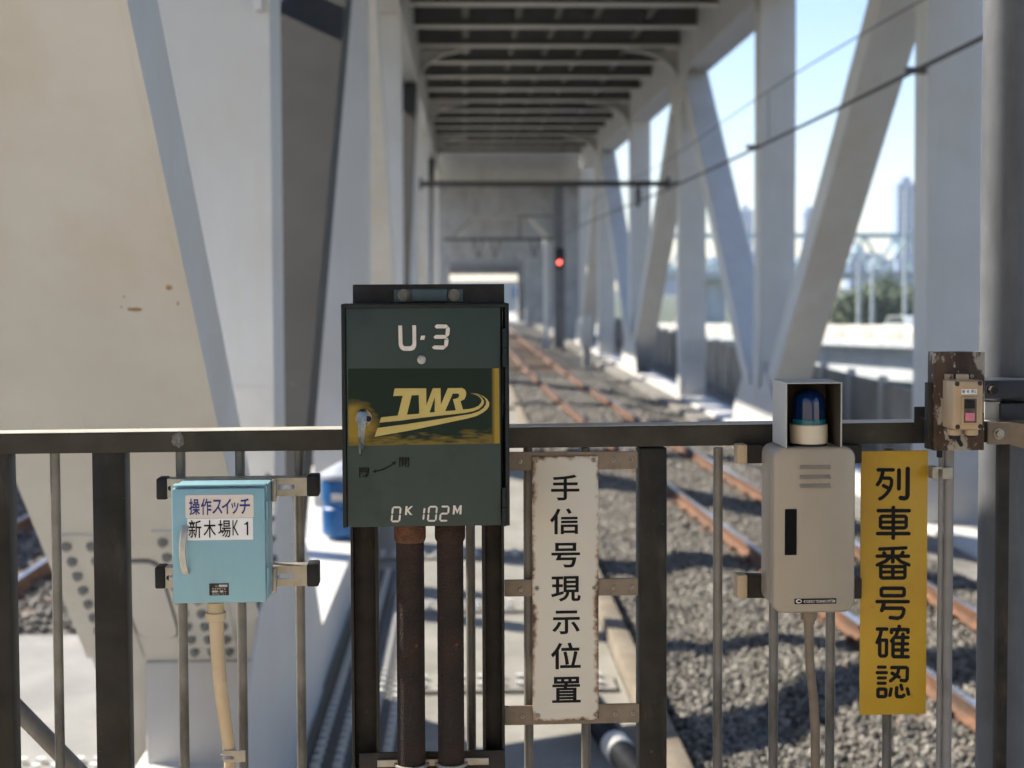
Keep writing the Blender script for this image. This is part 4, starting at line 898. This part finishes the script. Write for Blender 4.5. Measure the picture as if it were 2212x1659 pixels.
s1_ = bx.part('sticker', B().poly(rrect((400.6, 1069, 547.6, 1119), NB + .001, .004), -NB - .001, thick=.0008), M_stick1, dr, smooth=0)
s2_ = bx.part('sticker', B().poly(rrect((404.7, 1119.8, 546.5, 1166.5), NB + .0008, .0006), -NB - .0008, thick=.0006), M_stick2, dr, smooth=0)
o7 = lambda x, y: ((700 + x / 3.317) * .5486, (1900 + y / 3.317) * .5486)
for ch, rc in (('操', (148, 210, 290, 425)), ('作', (302, 208, 440, 424)), ('ス', (450, 222, 582, 410)), ('イ', (575, 212, 695, 412)), ('ッ', (698, 258, 796, 410)), ('チ', (808, 208, 943, 412))):
    text_part(bx, ch, (*o7(rc[0], rc[1]), *o7(rc[2], rc[3])), NB + .0017, M_navy, parent=s1_, offset=.014)
for ch, rc in (('新', (142, 490, 308, 725)), ('木', (335, 492, 498, 720)), ('場', (527, 490, 692, 718)), ('K', (715, 492, 795, 690))):
    text_part(bx, ch, (*o7(rc[0], rc[1]), *o7(rc[2], rc[3])), NB + .0015, M_blackprint, parent=s2_, offset=.008 if ord(ch) > 200 else .0)
gpoly([(868, 552), (868, 538), (890, 532), (900, 512), (919, 512), (921, 688), (901, 688), (899, 548)], NB + .0015, bx, M_blackprint, 'lettering', o7, s2_)
np_ = bx.part('nameplate', B().poly(rrect((452, 1260.4, 494.2, 1286.2), NB + .001, .0005), -NB - .001, thick=.0008), M_plate, dr, smooth=0)
for body_, rc in (('No.', (487, 1340, 525, 1362)), ('警 報 用 操 作 盤', (450, 1374, 625, 1400)), ('年', (528, 1414, 545, 1434)), ('月製', (592, 1412, 636, 1434)), ('株式会社', (450, 1447, 545, 1468)), ('カ ネ コ', (565, 1445, 630, 1467))):
    text_part(bx, body_, (*o7(rc[0], rc[1]), *o7(rc[2], rc[3])), NB + .0016, M_platetxt, parent=np_)
for rc in ((535, 1334, 648, 1364), (447, 1411, 522, 1436), (552, 1410, 590, 1436)):
    a = o7(rc[0], rc[1]); c = o7(rc[2], rc[3]); bx.part('plate_field', B().poly(rrect((*a, *c), NB + .0014, .0003), -NB - .0014, thick=.0003), M_platetxt, np_, smooth=0)
# arched pull handle
hp = []
x_, ya = bb_(344, 755); _, yb = bb_(344, 1170); zt, zb = Wz(x_, ya, NB + .02), Wz(x_, yb, NB + .02); ux = U(x_, (ya + yb) / 2, NB + .02)
b = B(); n = 16; vs = []; fs = []
for i in range(n + 1):
    s = i / n; z = zt + (zb - zt) * s; arch = math.sin(math.pi * min(1, max(0, s))) ** .5; yo = -NB - .001 - .020 * arch; uo = ux - .004 * math.sin(math.pi * s) + .002
    vs += [(uo - .0072, yo + .004, z), (uo - .0058, yo, z), (uo + .0058, yo, z), (uo + .0072, yo + .004, z)]
for i in range(n):
    for k in range(3): fs.append((i * 4 + k, i * 4 + k + 1, (i + 1) * 4 + k + 1, (i + 1) * 4 + k)[::-1])
    fs.append((i * 4 + 3, i * 4, (i + 1) * 4, (i + 1) * 4 + 3)[::-1])
bx.part('handle', B().add(vs, fs), pm('pitted_handle', (.40, .38, .33), (.52, .49, .43), 50, .4, metal=.3, spot=[((.13, .10, .07), 70, .62, .70, ONE)]), dr, smooth=50)
b = B(); cz = Wz(372, 1163, .1); b.tube([(u0 + .001, -.1, cz - .014), (u0 - .006, -.1, cz - .008), (u0 - .006, -.1, cz + .008), (u0 + .001, -.1, cz + .014)], .002, 8); bx.part('side_latch', b, M_chrome)

def strut(label, xl, xr, yt, yb, lo, ro, capl, capr):
    """slotted strut rail behind a box, rubber caps at both ends"""
    t = Thing('mounting_rail', label, 'rail', (U((xl + xr) / 2, yb, .045), -.03, Wz((xl + xr) / 2, yb, .045)), MF)
    u0, u1 = U(xl, yt, .045), U(xr, yt, .045); zt, zb = Wz((xl + xr) / 2, yt, .045), Wz((xl + xr) / 2, yb, .045); hgt = zt - zb
    loops = [[(u0, zb), (u1, zb), (u1, zt), (u0, zt)]]
    zc = (zt + zb) / 2; r = hgt * .13; xh = u0 + .022
    while xh < u1 - .04:
        L_ = .032; lp = []
        for k in range(8): a = math.radians(90 + 180 * k / 7); lp.append((xh + r * math.cos(a), zc + r * math.sin(a)))
        for k in range(8): a = math.radians(-90 + 180 * k / 7); lp.append((xh + L_ + r * math.cos(a), zc + r * math.sin(a)))
        loops.append(lp[::-1]); xh += .058
    b = B().poly(loops, -.045, thick=.0025); b.box(u0, u1, -.0424, -.004, zt - .0022, zt, 0); b.box(u0, u1, -.0424, -.004, zb, zb + .0022, 0)
    t.part('channel', b, M_zinc, smooth=0)
    for (c0, c1, ya, yb_) in (capl, capr):
        v0, v1, z0, z1 = frect(c0, ya, c1, yb_, .049); t.part('end_cap', B().box(v0, v1, -.049, .0, z0, z1, .004), M_black)
    return t
r1 = strut('upper slotted strut rail with black caps behind the pale blue box', 345, 678, 1033.5, 1073, 0, 0, (337, 360.5, 1034, 1080), (662.5, 689, 1027.5, 1073))
r2 = strut('lower slotted strut rail with black caps behind the pale blue box', 342, 676, 1224.5, 1268, 0, 0, (334, 356.5, 1226, 1272.5), (662.5, 688.5, 1218, 1268))
for t, (ya, yb) in ((r1, (1036, 1084)), (r2, (1228, 1281))):
    v0, v1, z0, z1 = frect(586.5, ya, 596, yb, .062); t.part('clip_angle', B().box(v0, v1, -.062, -.0455, z0, z1, .0015), M_zinc)
# conduit hose below the blue box
ho = Thing('conduit_hose', 'cream corrugated hose running down from the pale blue box', 'hose', (U(470, 1340, .1), -.1, Wz(470, 1340, .1)), MF)
def vcyl(th, name, x0, x1, y0, y1, n, mat, parent=None, cham=.001):
    u = (U(x0, (y0 + y1) / 2, n) + U(x1, (y0 + y1) / 2, n)) / 2; r = abs(U(x1, y0, n) - U(x0, y0, n)) / 2; zt, zb = Wz((x0 + x1) / 2, y0, n), Wz((x0 + x1) / 2, y1, n)
    return th.part(name, B().lathe([(r - cham, zb), (r, zb + cham), (r, zt - cham), (r - cham, zt)], u, -n, 30), mat, parent)
vcyl(ho, 'connector', 448, 484, 1300, 1326, .1, M_hose); vcyl(ho, 'nut', 444, 488, 1322, 1339, .1, M_hose)
pts = []
for (x, y, n) in ((467, 1335, .1), (469, 1380, .1), (472, 1430, .098), (477, 1490, .09), (484, 1540, .075), (491, 1590, .06), (496, 1630, .052), (499, 1720, .05)):
    u, w = q(x, y, n); pts.append(Vector((u, -n, w)))
sm_ = []
for i in range(len(pts) - 1):
    a = pts[max(i - 1, 0)]; b0 = pts[i]; c = pts[i + 1]; d = pts[min(i + 2, len(pts) - 1)]
    for k in range(26):
        s = k / 26; sm_.append(.5 * ((2 * b0) + (-a + c) * s + (2 * a - 5 * b0 + 4 * c - d) * s * s + (-a + 3 * b0 - 3 * c + d) * s ** 3))
rad = [(.0158 - .0030 * i / len(sm_)) * (1 + .022 * math.cos(i * math.pi)) for i in range(len(sm_))]
ho.part('hose', B().tube(sm_, .015, 20, rad=rad), M_hose, smooth=70)
hcl = ho.part('clamp', B().box(U(481.5, 1633, .07), U(530, 1633, .07), -.07, -.066, Wz(505, 1647, .07), Wz(505, 1621, .07), .001), M_zinc)
ho.part('clamp_band', B().tube([(U(497, 1633, .055) + .0185 * math.cos(a), -.052 - .0185 * math.sin(a), Wz(497, 1633, .055)) for a in np.linspace(0, math.pi, 12)], .004, 6), M_zinc, hcl)

# ---------------------------------------------------------------- white enamel sign
em = bpy.data.materials.new('rust_edged_enamel'); em.use_nodes = True; t_ = em.node_tree; bs = t_.nodes['Principled BSDF']; N = t_.nodes.new; LK = t_.links.new
tc = N('ShaderNodeTexCoord'); sx = N('ShaderNodeSeparateXYZ'); LK(tc.outputs['Generated'], sx.inputs[0])
nz = N('ShaderNodeTexNoise'); nz.inputs['Scale'].default_value = 42; nz.inputs['Detail'].default_value = 8; nz.inputs['Roughness'].default_value = .7; LK(tc.outputs['Object'], nz.inputs['Vector'])
nz2 = N('ShaderNodeTexNoise'); nz2.inputs['Scale'].default_value = 9; LK(tc.outputs['Object'], nz2.inputs['Vector'])
ax = mt('MINIMUM', sx.outputs['X'], mt('SUBTRACT', 1.0, sx.outputs['X'])); az = mt('MULTIPLY', mt('MINIMUM', sx.outputs['Z'], mt('SUBTRACT', 1.0, sx.outputs['Z'])), 4)
ed = mt('MINIMUM', ax, az)
lim = mt('ADD', mt('MULTIPLY', mt('SUBTRACT', nz.outputs['Fac'], .40), .26), mt('MULTIPLY', mt('SUBTRACT', nz2.outputs['Fac'], .5), .22))
rust = mr(mt('SUBTRACT', lim, ed), -.035, .03)
rustd = mr(mt('SUBTRACT', lim, ed), -.005, .05)
m1 = N('ShaderNodeMixRGB'); m1.inputs[1].default_value = (.60, .55, .455, 1); m1.inputs[2].default_value = (.33, .19, .10, 1); LK(rust, m1.inputs[0])
m2 = N('ShaderNodeMixRGB'); m2.inputs[2].default_value = (.055, .03, .02, 1); LK(rustd, m2.inputs[0]); LK(m1.outputs[0], m2.inputs[1]); LK(m2.outputs[0], bs.inputs['Base Color']); bs.inputs['Roughness'].default_value = .4
ws = Thing('white_sign', 'long white enamel sign with rusty edges reading 手信号現示位置', 'sign', (U(1222, 1556, .012), -.01, Wz(1222, 1556, .012)), MF)
NS = .013
wp = ws.part('plate', B().box(*frect(1150, 985.5, 1293, 1556.5, NS)[:2], -NS, -NS + .0025, *frect(1150, 985.5, 1293, 1556.5, NS)[2:], .0008), em)
for ch, rc in (('手', (1190.4, 1025.6, 1251.7, 1081)), ('信', (1188, 1098.5, 1253, 1154)), ('号', (1191, 1172.6, 1253, 1226)), ('現', (1190.5, 1244.6, 1254.5, 1299.7)), ('示', (1192.5, 1319, 1252.5, 1370)), ('位', (1190, 1388, 1254.5, 1445.6)), ('置', (1192.5, 1462, 1254.5, 1518))):
    text_part(ws, ch, rc, NS + .0006, M_blackprint, parent=wp, offset=.018)
def screw(th, x, y, n, parent, r=5.2):
    u, w = q(x, y, n); R = r * 3.16 / F
    o = th.part('screw', B().tube([(u, -n + .001, w), (u, -n - .0015, w), (u, -n - .003, w)], R, 18, rad=[R, R, R * .7]), M_screw, parent)
    a = random.uniform(0, 1.5); b = B()
    for k in (0, math.pi / 2):
        dx, dz = math.cos(a + k), math.sin(a + k); l, t_2 = R * .55, R * .13
        b.poly([(u - dx * l - dz * t_2, w - dz * l + dx * t_2), (u - dx * l + dz * t_2, w - dz * l - dx * t_2), (u + dx * l + dz * t_2, w + dz * l - dx * t_2), (u + dx * l - dz * t_2, w + dz * l + dx * t_2)][::1], -n - .0032 - k * .00005)
    th.part('slot', b, M_blackprint, parent, smooth=0); return o
c3 = lambda x, y: (1075.3 + .2315 * x, 905.2 + .2315 * y); c6 = lambda x, y: (1075.3 + .256 * x, 1234.4 + .256 * y)
for p in (c3(358, 390), c3(895, 383), c3(365, 1580), c3(903, 1575), c6(340, 1218), c6(825, 1210)): screw(ws, *p, NS, wp)
for lab, (x0, x1, yl0, yl1, yr0, yr1), scs in (('top brown steel strip holding the white sign', (1101, 1377.5, 976.5, 1017, 975, 1013), (c3(208, 397), c3(1080, 382), c3(1245, 380))),
        ('middle brown steel strip holding the white sign', (1090, 1378, 1253, 1289, 1249, 1286), (c3(215, 1590), c3(1083, 1572), c3(1250, 1570))),
        ('bottom brown steel strip holding the white sign', (1090.5, 1381, 1526, 1567, 1520, 1561), (c6(208, 1220), c6(993, 1202), c6(1140, 1197)))):
    t = Thing('sign_strip', lab, 'strip', (U((x0 + x1) / 2, yl1, .008), -.005, Wz((x0 + x1) / 2, yl1, .008)), MF)
    p = t.part('strip', barq(x0, yl0, yl1, x1, yr0, yr1, .002, .009, .001), M_bracket)
    for s in scs: screw(t, *s, .009, p, 4.8)

# ---------------------------------------------------------------- beige communication box, beacon and hood
ee = lambda x, y: (1590.9 + .3638 * x, 768 + .3638 * y)
NE = .155
eb = Thing('equipment_box', 'beige rounded equipment box with three louvres and black slot', 'box', (U(1758, 1324, .1), -.1, Wz(1758, 1324, .1)), MF)
u0, u1, w0, w1 = frect(1670.5, 966, 1848, 1324.5, NE)
eb.part('body', B().rbox(u0 + .002, u1 - .002, -NE + .028, -.036, w0 + .002, w1 - .002, .024, .002), M_beige, smooth=40)
cv = eb.part('cover', B().rbox(u0, u1, -NE, -NE + .026, w0, w1, .025, .006), M_beige, smooth=60)
for (ya, yb) in ((650, 673), (707, 730), (760, 783)):
    a = ee(377, ya); c = ee(556, yb); v0, v1, z0, z1 = frect(*a, *c, NE + .002)
    b = B(); n = 6
    vs = []; fs = []
    for i in range(n + 1):
        s = i / n; z = z1 + (z0 - z1) * s; yo = -NE + .0006 - .0095 * s ** .8
        vs += [(v0, yo, z), (v1, yo, z)]
    vs += [(v0 + .001, -NE + .0006, z0), (v1 - .001, -NE + .0006, z0)]
    for i in range(n + 1): fs.append((2 * i, 2 * i + 2, 2 * i + 3, 2 * i + 1))
    fs += [tuple([0] + [2 * i for i in range(n + 1, 0, -1)]), tuple([1] + [2 * i + 1 for i in range(1, n + 2)])]
    eb.part('louvre', B().add(vs, fs), M_beige, cv, smooth=20)
eb.part('slot', B().poly(rrect((*ee(288, 912), *ee(358, 1185)), NE + .0012, .001), -NE - .0012, thick=.0012), matte(pm('slot_black', (.004, .004, .005), None, 10, .5), .08), cv, smooth=0)
n2_ = eb.part('nameplate', B().poly(rrect((1716.4, 1293, 1806.6, 1304.5), NE + .001, .0008), -NE - .001, thick=.001), M_blackprint, cv, smooth=0)
text_part(eb, 'KYOKKO TSUSHIN SYSTEM', (1736.5, 1295.8, 1804, 1302), NE + .0015, M_white, parent=n2_, offset=.01)
lo = []; cx_, cy_ = q(1725.5, 1298.8, NE + .0015)
ob_ = [(cx_ + .0066 * math.cos(a), cy_ + .0046 * math.sin(a)) for a in np.linspace(0, 2 * math.pi, 25)[:-1]]; ib_ = [(cx_ + .0008 + .0042 * math.cos(a), cy_ + .0024 * math.sin(a)) for a in np.linspace(0, 2 * math.pi, 25)[:-1]]
eb.part('emblem', B().poly([ob_, ib_], -NE - .0015), M_white, n2_, smooth=0)
for lab, ya, yb, yr0, yr1 in (('upper brown mounting rail behind the beige box', 961, 1001, 962, 1001), ('lower brown mounting rail behind the beige box', 1243, 1292, 1250, 1294)):
    t = Thing('mounting_rail', lab, 'rail', (U(1720, yb, .03), -.02, Wz(1720, yb, .03)), MF)
    t.part('channel', barq(1606, ya, yb, 1862, yr0, yr1, .002, .034, .0015), M_frame)
    v0, v1, z0, z1 = frect(1593, ya - .5, 1615, yb + .5, .038); t.part('end_cap', B().box(v0, v1, -.038, .001, z0, z1, .003), M_hose)
ct = Thing('cable_tube', 'brown grey cable tube dropping below the beige box', 'cable', (U(1748, 1330, .09), -.09, Wz(1748, 1330, .09)), MF)
vcyl(ct, 'gland', 1730, 1764, 1318, 1338, .09, M_bracket); vcyl(ct, 'nut', 1736, 1760, 1338, 1348, .09, M_bracket)
pts = []
for (x, y) in ((1747, 1340), (1747.5, 1385), (1749, 1430), (1753, 1475), (1758, 1520), (1761, 1580), (1762, 1740)):
    u, w = q(x, y, .09); pts.append((u, -.09, w))
ct.part('tube', B().tube(pts, .0102, 18), M_bracket, smooth=70)
hd = Thing('beacon_hood', 'cream sheet metal hood open at the front around the blue beacon', 'hood', (U(1758, 966, .1), -.1, Wz(1758, 966, .1)), MF)
v0, v1, z0, z1 = frect(1698, 826.5, 1819, 967, .165); t = .0022; yb_ = -.045
for (a, c, d, e, f, g2) in ((v0, v0 + t, -.165, yb_, z0, z1), (v1 - t, v1, -.165, yb_, z0, z1), (v0 + t + .0001, v1 - t - .0001, -.165, yb_, z1 - t, z1 - .0001), (v0 + t + .0001, v1 - t - .0001, yb_ - t, yb_ - .0001, z0, z1 - t - .0001)):
    hd.part('panel', B().box(a, c, d, e, f, g2), M_hood, smooth=0)
M_hoodshade = matte(pm('hood_inner_shade', (.055, .042, .028), (.085, .066, .045), 9, .7), .15)  # shade inside the hood put into the dark colour of added sheets
hd.part('shade_sheet', B().box(v0 + t + .0003, v0 + t + .0012, -.161, yb_ - t - .0003, z0, z1 - t - .0003), M_hoodshade, smooth=0); hd.part('shade_sheet', B().box(v1 - t - .0012, v1 - t - .0003, -.161, yb_ - t - .0003, z0, z1 - t - .0003), M_hoodshade, smooth=0)
hd.part('shade_sheet', B().box(v0 + t + .0014, v1 - t - .0014, yb_ - t - .0013, yb_ - t - .0004, z0, z1 - t - .0015), M_hoodshade, smooth=0); hd.part('shade_sheet', B().box(v0 + t + .0014, v1 - t - .0014, -.161, yb_ - t - .0016, z1 - t - .0013, z1 - t - .0004), M_hoodshade, smooth=0)
bc = Thing('warning_beacon', 'blue ribbed warning beacon on a cream base inside the hood', 'beacon', (U(1747, 966, .11), -.108, Wz(1747, 964, .11)), MF)
bu = U(1747, 930, .11); R = (U(1787.5, 930, .11) - U(1707, 930, .11)) / 2; byc = -.108
za, zb, zc, zd = Wz(1747, 966, .11), Wz(1747, 956, .11), Wz(1747, 915, .11), Wz(1747, 840, .11)
bc.part('foot', B().lathe([(R * .98, za), (R * .98, zb - .0002)], bu, byc, 40), M_black)
bc.part('base', B().lathe([(R - .001, zb), (R, zb + .001), (R, zc - .002), (R - .002, zc)], bu, byc, 40), M_lampbase)
gm = bpy.data.materials.new('blue_lens'); gm.use_nodes = True; bs = gm.node_tree.nodes['Principled BSDF']; bs.inputs['Base Color'].default_value = (.001, .014, .068, 1); bs.inputs['Roughness'].default_value = .12; bs.inputs['Coat Weight'].default_value = .6; bs.inputs['Coat Roughness'].default_value = .06
bs.inputs['IOR'].default_value = 1.46
gt = bpy.data.materials.new('teal_ring'); gt.use_nodes = True; bs = gt.node_tree.nodes['Principled BSDF']; bs.inputs['Base Color'].default_value = (.006, .11, .14, 1); bs.inputs['Roughness'].default_value = .2
zr = Wz(1747, 905, .11); bc.part('ring', B().lathe([(R * .93, zc + .0002), (R * .93, zr), (R * .9, zr + .001)], bu, byc, 40), gt)
prof = []; seg = 96; b = B(); vs = []; fs = []; Rl = R * .885; rows = 16
for i in range(rows + 1):
    s = i / rows
    if s < .55: z = zr + .0012 + (zd - zr) * s; r = Rl * (1 - .06 * s)
    else:
        a = (s - .55) / .45 * math.pi / 2; zz1 = zr + (zd - zr) * .55; r = Rl * .967 * max(.02, math.cos(a)) ** .8; z = zz1 + (zd - zz1) * math.sin(a)
    rib_ = .006 if .06 < s < .62 else .0
    for k in range(seg): rr = r * (1 + rib_ * (1 if k % 2 else -1)); vs.append((bu + rr * math.cos(2 * math.pi * k / seg), byc + rr * math.sin(2 * math.pi * k / seg), z))
for i in range(rows):
    for k in range(seg): j = (k + 1) % seg; fs.append((i * seg + k, i * seg + j, (i + 1) * seg + j, (i + 1) * seg + k))
fs.append(tuple(rows * seg + k for k in range(seg)))
bc.part('lens', B().add(vs, fs), gm, smooth=25)

# ---------------------------------------------------------------- yellow sign
ys_ = Thing('yellow_sign', 'long yellow sign with bold rounded black characters 列車番号確認', 'sign', (U(1930, 1543, .02), -.02, Wz(1930, 1543, .02)), MF)
NY = .022
yp = ys_.part('plate', B().box(*frect(1858.5, 974, 2002.5, 1543.5, NY)[:2], -NY, -NY + .004, *frect(1858.5, 974, 2002.5, 1543.5, NY)[2:], .001), M_yellow)
ka = lambda x, y: (1865.2 + .1654 * x, 987.5 + .1654 * y); kb = lambda x, y: (1865.2 + .1753 * x, 1245.3 + .1753 * y)
def arcpts(pts, k=6):
    return pts
def glyph(conv, sc, strokes):
    b = B()
    for w, pts in strokes: capsule(b, [conv(x, y) for x, y in pts], w * sc, NY + .0006)
    ys_.part('character', b, M_blackprint, yp, smooth=0)
S1 = .1654; S2 = .1753
glyph(ka, S1, [(50, [(192, 166), (388, 166)]), (52, [(256, 180), (240, 250), (215, 315), (184, 357)]), (48, [(262, 273), (345, 275), (368, 300), (365, 360), (340, 425), (295, 485), (250, 525), (214, 544)]), (50, [(262, 372), (318, 402)]), (54, [(465, 170), (463, 412)]), (60, [(579, 152), (576, 500), (562, 530), (530, 540), (486, 532)])])
glyph(ka, S1, [(50, [(193, 699), (598, 699)]), (52, [(390, 658), (388, 1058)]), (48, [(222, 790), (222, 905), (245, 924), (535, 924), (558, 905), (558, 790), (540, 772), (240, 772), (222, 790)]), (44, [(222, 848), (558, 848)]), (50, [(184, 998), (594, 998)])])
glyph(ka, S1, [(46, [(212, 1201), (400, 1192), (555, 1185)]), (50, [(268, 1250), (290, 1285)]), (50, [(515, 1245), (490, 1285)]), (48, [(180, 1293), (590, 1293)]), (54, [(383, 1205), (383, 1365)]), (48, [(355, 1300), (290, 1360), (180, 1408)]), (48, [(420, 1300), (490, 1365), (595, 1408)]), (48, [(226, 1430), (226, 1560), (245, 1578), (525, 1578), (542, 1560), (542, 1430), (226, 1428)]), (42, [(226, 1500), (542, 1500)]), (52, [(383, 1430), (383, 1570)])])
glyph(kb, S2, [(48, [(220, 160), (235, 146), (485, 146), (501, 160), (501, 225), (485, 237), (235, 237), (220, 225), (220, 160)]), (46, [(168, 310), (552, 310)]), (52, [(255, 320), (240, 380), (226, 418)]), (48, [(250, 390), (480, 392), (498, 410), (492, 455), (465, 500), (420, 516), (330, 506)])])
glyph(kb, S2, [(46, [(172, 648), (288, 648)]), (48, [(222, 655), (205, 730), (168, 812)]), (46, [(200, 785), (285, 785), (282, 960), (265, 980), (215, 980), (200, 960), (200, 785)]), (48, [(345, 690), (348, 655), (548, 655), (548, 688)]), (48, [(440, 615), (437, 650)]), (46, [(425, 660), (400, 730), (345, 795)]), (46, [(365, 770), (364, 970), (375, 988), (550, 990)]), (44, [(380, 752), (550, 752)]), (44, [(375, 830), (545, 830)]), (44, [(375, 906), (545, 906)]), (50, [(487, 712), (475, 985)])])
glyph(kb, S2, [(42, [(185, 1117), (268, 1117)]), (42, [(168, 1185), (284, 1185)]), (42, [(183, 1250), (270, 1250)]), (42, [(182, 1316), (268, 1316)]), (46, [(178, 1395), (190, 1388), (262, 1388), (275, 1395), (275, 1470), (262, 1480), (190, 1480), (178, 1470), (178, 1395)]), (46, [(348, 1122), (525, 1122), (542, 1135), (538, 1260), (520, 1285), (465, 1280)]), (46, [(435, 1130), (425, 1185), (390, 1240), (335, 1285)]), (46, [(352, 1192), (440, 1240)]), (44, [(342, 1385), (325, 1465)]), (48, [(410, 1372), (405, 1450), (415, 1478), (475, 1482), (498, 1465)]), (46, [(462, 1340), (475, 1390)]), (46, [(540, 1385), (556, 1450)])])
for (x, y) in ((1872, 986), (1990, 985)): pass

# ---------------------------------------------------------------- brown board with push button switch
sb_ = lambda x, y: (1920.1 + .1818 * x, 740.6 + .1818 * y)
NBd = .10
bd = Thing('switch_board', 'peeling dark brown board bolted to the railing near the pole', 'board', (U(2072, 973, .09), -.09, Wz(2072, 973, .09)), MF)
v0, v1, z0, z1 = frect(2017.5, 761, 2127, 973, NBd)
bo = bd.part('board', B().box(v0, v1, -NBd, -NBd + .042, z0, z1, .0015), M_board)
bd.part('angle_strip', B().box(v0 - .0105, v0 - .0003, -NBd + .006, -NBd + .03, Wz(2010, 971, NBd), Wz(2010, 828, NBd), .001), M_frame)
fpart(bd, 'back_bracket', 1976.5, 879, 2000, 925, -.004, .004, M_frame, .001)
bd.part('back_rod', B().tube([(U(1988, 903, 0), -.005, Wz(1988, 903, 0)), (v0, -.06, Wz(2010, 906, .06))], .004, 8), M_frame)
pb = Thing('push_button_switch', 'cream push button switch with black and pink buttons on brown board', 'switch', (U(2090, 929, .13), -.13, Wz(2090, 929, .13)), MF)
NP = .172
v0, v1, z0, z1 = frect(2059.5, 822, 2124.5, 929, NP)
pb.part('body', B().box(v0 + .001, v1 - .001, -NP + .022, -NBd - .0005, z0 + .001, z1 - .001, .004), M_switch)
cvp = pb.part('cover', B().rbox(v0, v1, -NP, -NP + .021, z0, z1, .006, .005), M_switch, smooth=50)
def sp(name, x0, y0, x1, y1, n0, n1, mat, c=.001, parent=None):
    a = sb_(x0, y0); e = sb_(x1, y1); return fpart(pb, name, *a, *e, n0, n1, mat, c, parent)
vcyl(pb, 'boss', *[sb_(800, 0)[0], sb_(945, 0)[0]], sb_(0, 372)[1], sb_(0, 452)[1], .137, M_switch)
vcyl(pb, 'boss', *[sb_(700, 0)[0], sb_(850, 0)[0]], sb_(0, 1025)[1], sb_(0, 1095)[1], .137, M_switch)
vcyl(pb, 'boss', *[sb_(895, 0)[0], sb_(1055, 0)[0]], sb_(0, 1025)[1], sb_(0, 1095)[1], .137, M_switch)
vcyl(pb, 'gland', *[sb_(715, 0)[0], sb_(848, 0)[0]], sb_(0, 1096)[1], sb_(0, 1142)[1], .137, M_black)
vcyl(pb, 'plug', *[sb_(905, 0)[0], sb_(1045, 0)[0]], sb_(0, 1096)[1], sb_(0, 1112)[1], .137, M_black)
c0 = sb_(800, 1130); c1 = sb_(850, 1210); a = q(*c0, .13); e = q(*c1, .115); pb.part('cable', B().tube([(a[0], -.137, a[1]), (e[0], -.12, e[1])], .0045, 12), M_black)
sp('lug', 680, 372, 768, 462, NBd + .0005, NBd + .012, M_switch); 
for (x, y, n, r) in ((732, 408, NBd + .012, 4.5), (985, 395, NBd + .004, 4)):
    p = sb_(x, y); screw(pb, *p, n, None, r)
fr1 = sp('frame', 865, 640, 1070, 970, NP - .001, NP + .005, M_switch, .003)
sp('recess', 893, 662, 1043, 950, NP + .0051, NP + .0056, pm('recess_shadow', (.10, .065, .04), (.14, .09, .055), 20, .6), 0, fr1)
sp('button', 913, 682, 1027, 780, NP + .0057, NP + .012, M_black, .002, fr1); sp('button', 915, 829, 1026, 931, NP + .0057, NP + .012, M_pink, .002, fr1)
lbp = sp('label', 865, 551, 1049, 612, NP + .0002, NP + .0012, M_stick2, 0, cvp)
for ch, rc in (('警', (872, 560, 908, 600)), ('報', (925, 560, 955, 595)), ('停', (978, 556, 1010, 600)), ('止', (1014, 560, 1042, 592))):
    text_part(pb, ch, (*sb_(rc[0], rc[1]), *sb_(rc[2], rc[3])), NP + .0017, M_blackprint, parent=lbp)
for (x, y) in ((812, 488), (1083, 480), (818, 998), (1087, 993)):
    p = q(*sb_(x, y), NP); pb.part('screw_well', B().tube([(p[0], -NP + .002, p[1]), (p[0], -NP - .0008, p[1])], .0052, 16), pm('well_dark', (.03, .018, .012), None, 10, .6), cvp)
for x0, x1, yt, lab, mat in ((2024.8, 2035.2, 968, 'thin grey conduit left of the thicker one below the brown board', M_conduit), (2036.5, 2057.5, 940, 'thicker grey conduit below the brown board', M_conduit)):
    u = (U(x0, 1300, .03) + U(x1, 1300, .03)) / 2; r = (U(x1, 1300, .03) - U(x0, 1300, .03)) / 2; t = Thing('conduit', lab, 'conduit', (u, -.03, 0), MF)
    t.part('tube', B().tube([(u, -.03, 0), (u, -.03, Wz(x0, yt, .03))], r, 24), mat)
    if x0 < 2030:
        vcyl(t, 'sleeve', 2023.5, 2036.5, 972, 988, .03, M_black)
        ck = t.part('clamp', B().box(U(2036, 1021, .05), U(2058, 1021, .05), -.05, -.047, Wz(2046, 1035, .05), Wz(2046, 1010, .05), .001), M_zinc)
        t.part('clamp_jaw', B().box(U(2014.5, 1020, .055), U(2027, 1020, .055), -.055, -.025, Wz(2020, 1035, .055), Wz(2020, 1008, .055), .002).box(U(2027.2, 1013, .055), U(2036, 1013, .055), -.052, -.046, Wz(2030, 1014, .055), Wz(2030, 1009, .055)), M_zinc, ck)

# ---------------------------------------------------------------- the air
hm = bpy.data.materials.new('haze_air'); hm.use_nodes = True; hn = hm.node_tree; hn.nodes.remove(hn.nodes['Principled BSDF'])
pv = hn.nodes.new('ShaderNodeVolumePrincipled'); pv.inputs['Color'].default_value = (.86, .92, 1, 1); pv.inputs['Density'].default_value = .0003; pv.inputs['Anisotropy'].default_value = .2
hn.links.new(pv.outputs[0], hn.nodes['Material Output'].inputs['Volume'])
single('haze', B().box(-300, 900, -60, 1250, -14.5, 95), hm, 'thin bright haze in the air', 'haze', kind='stuff', smooth=0)
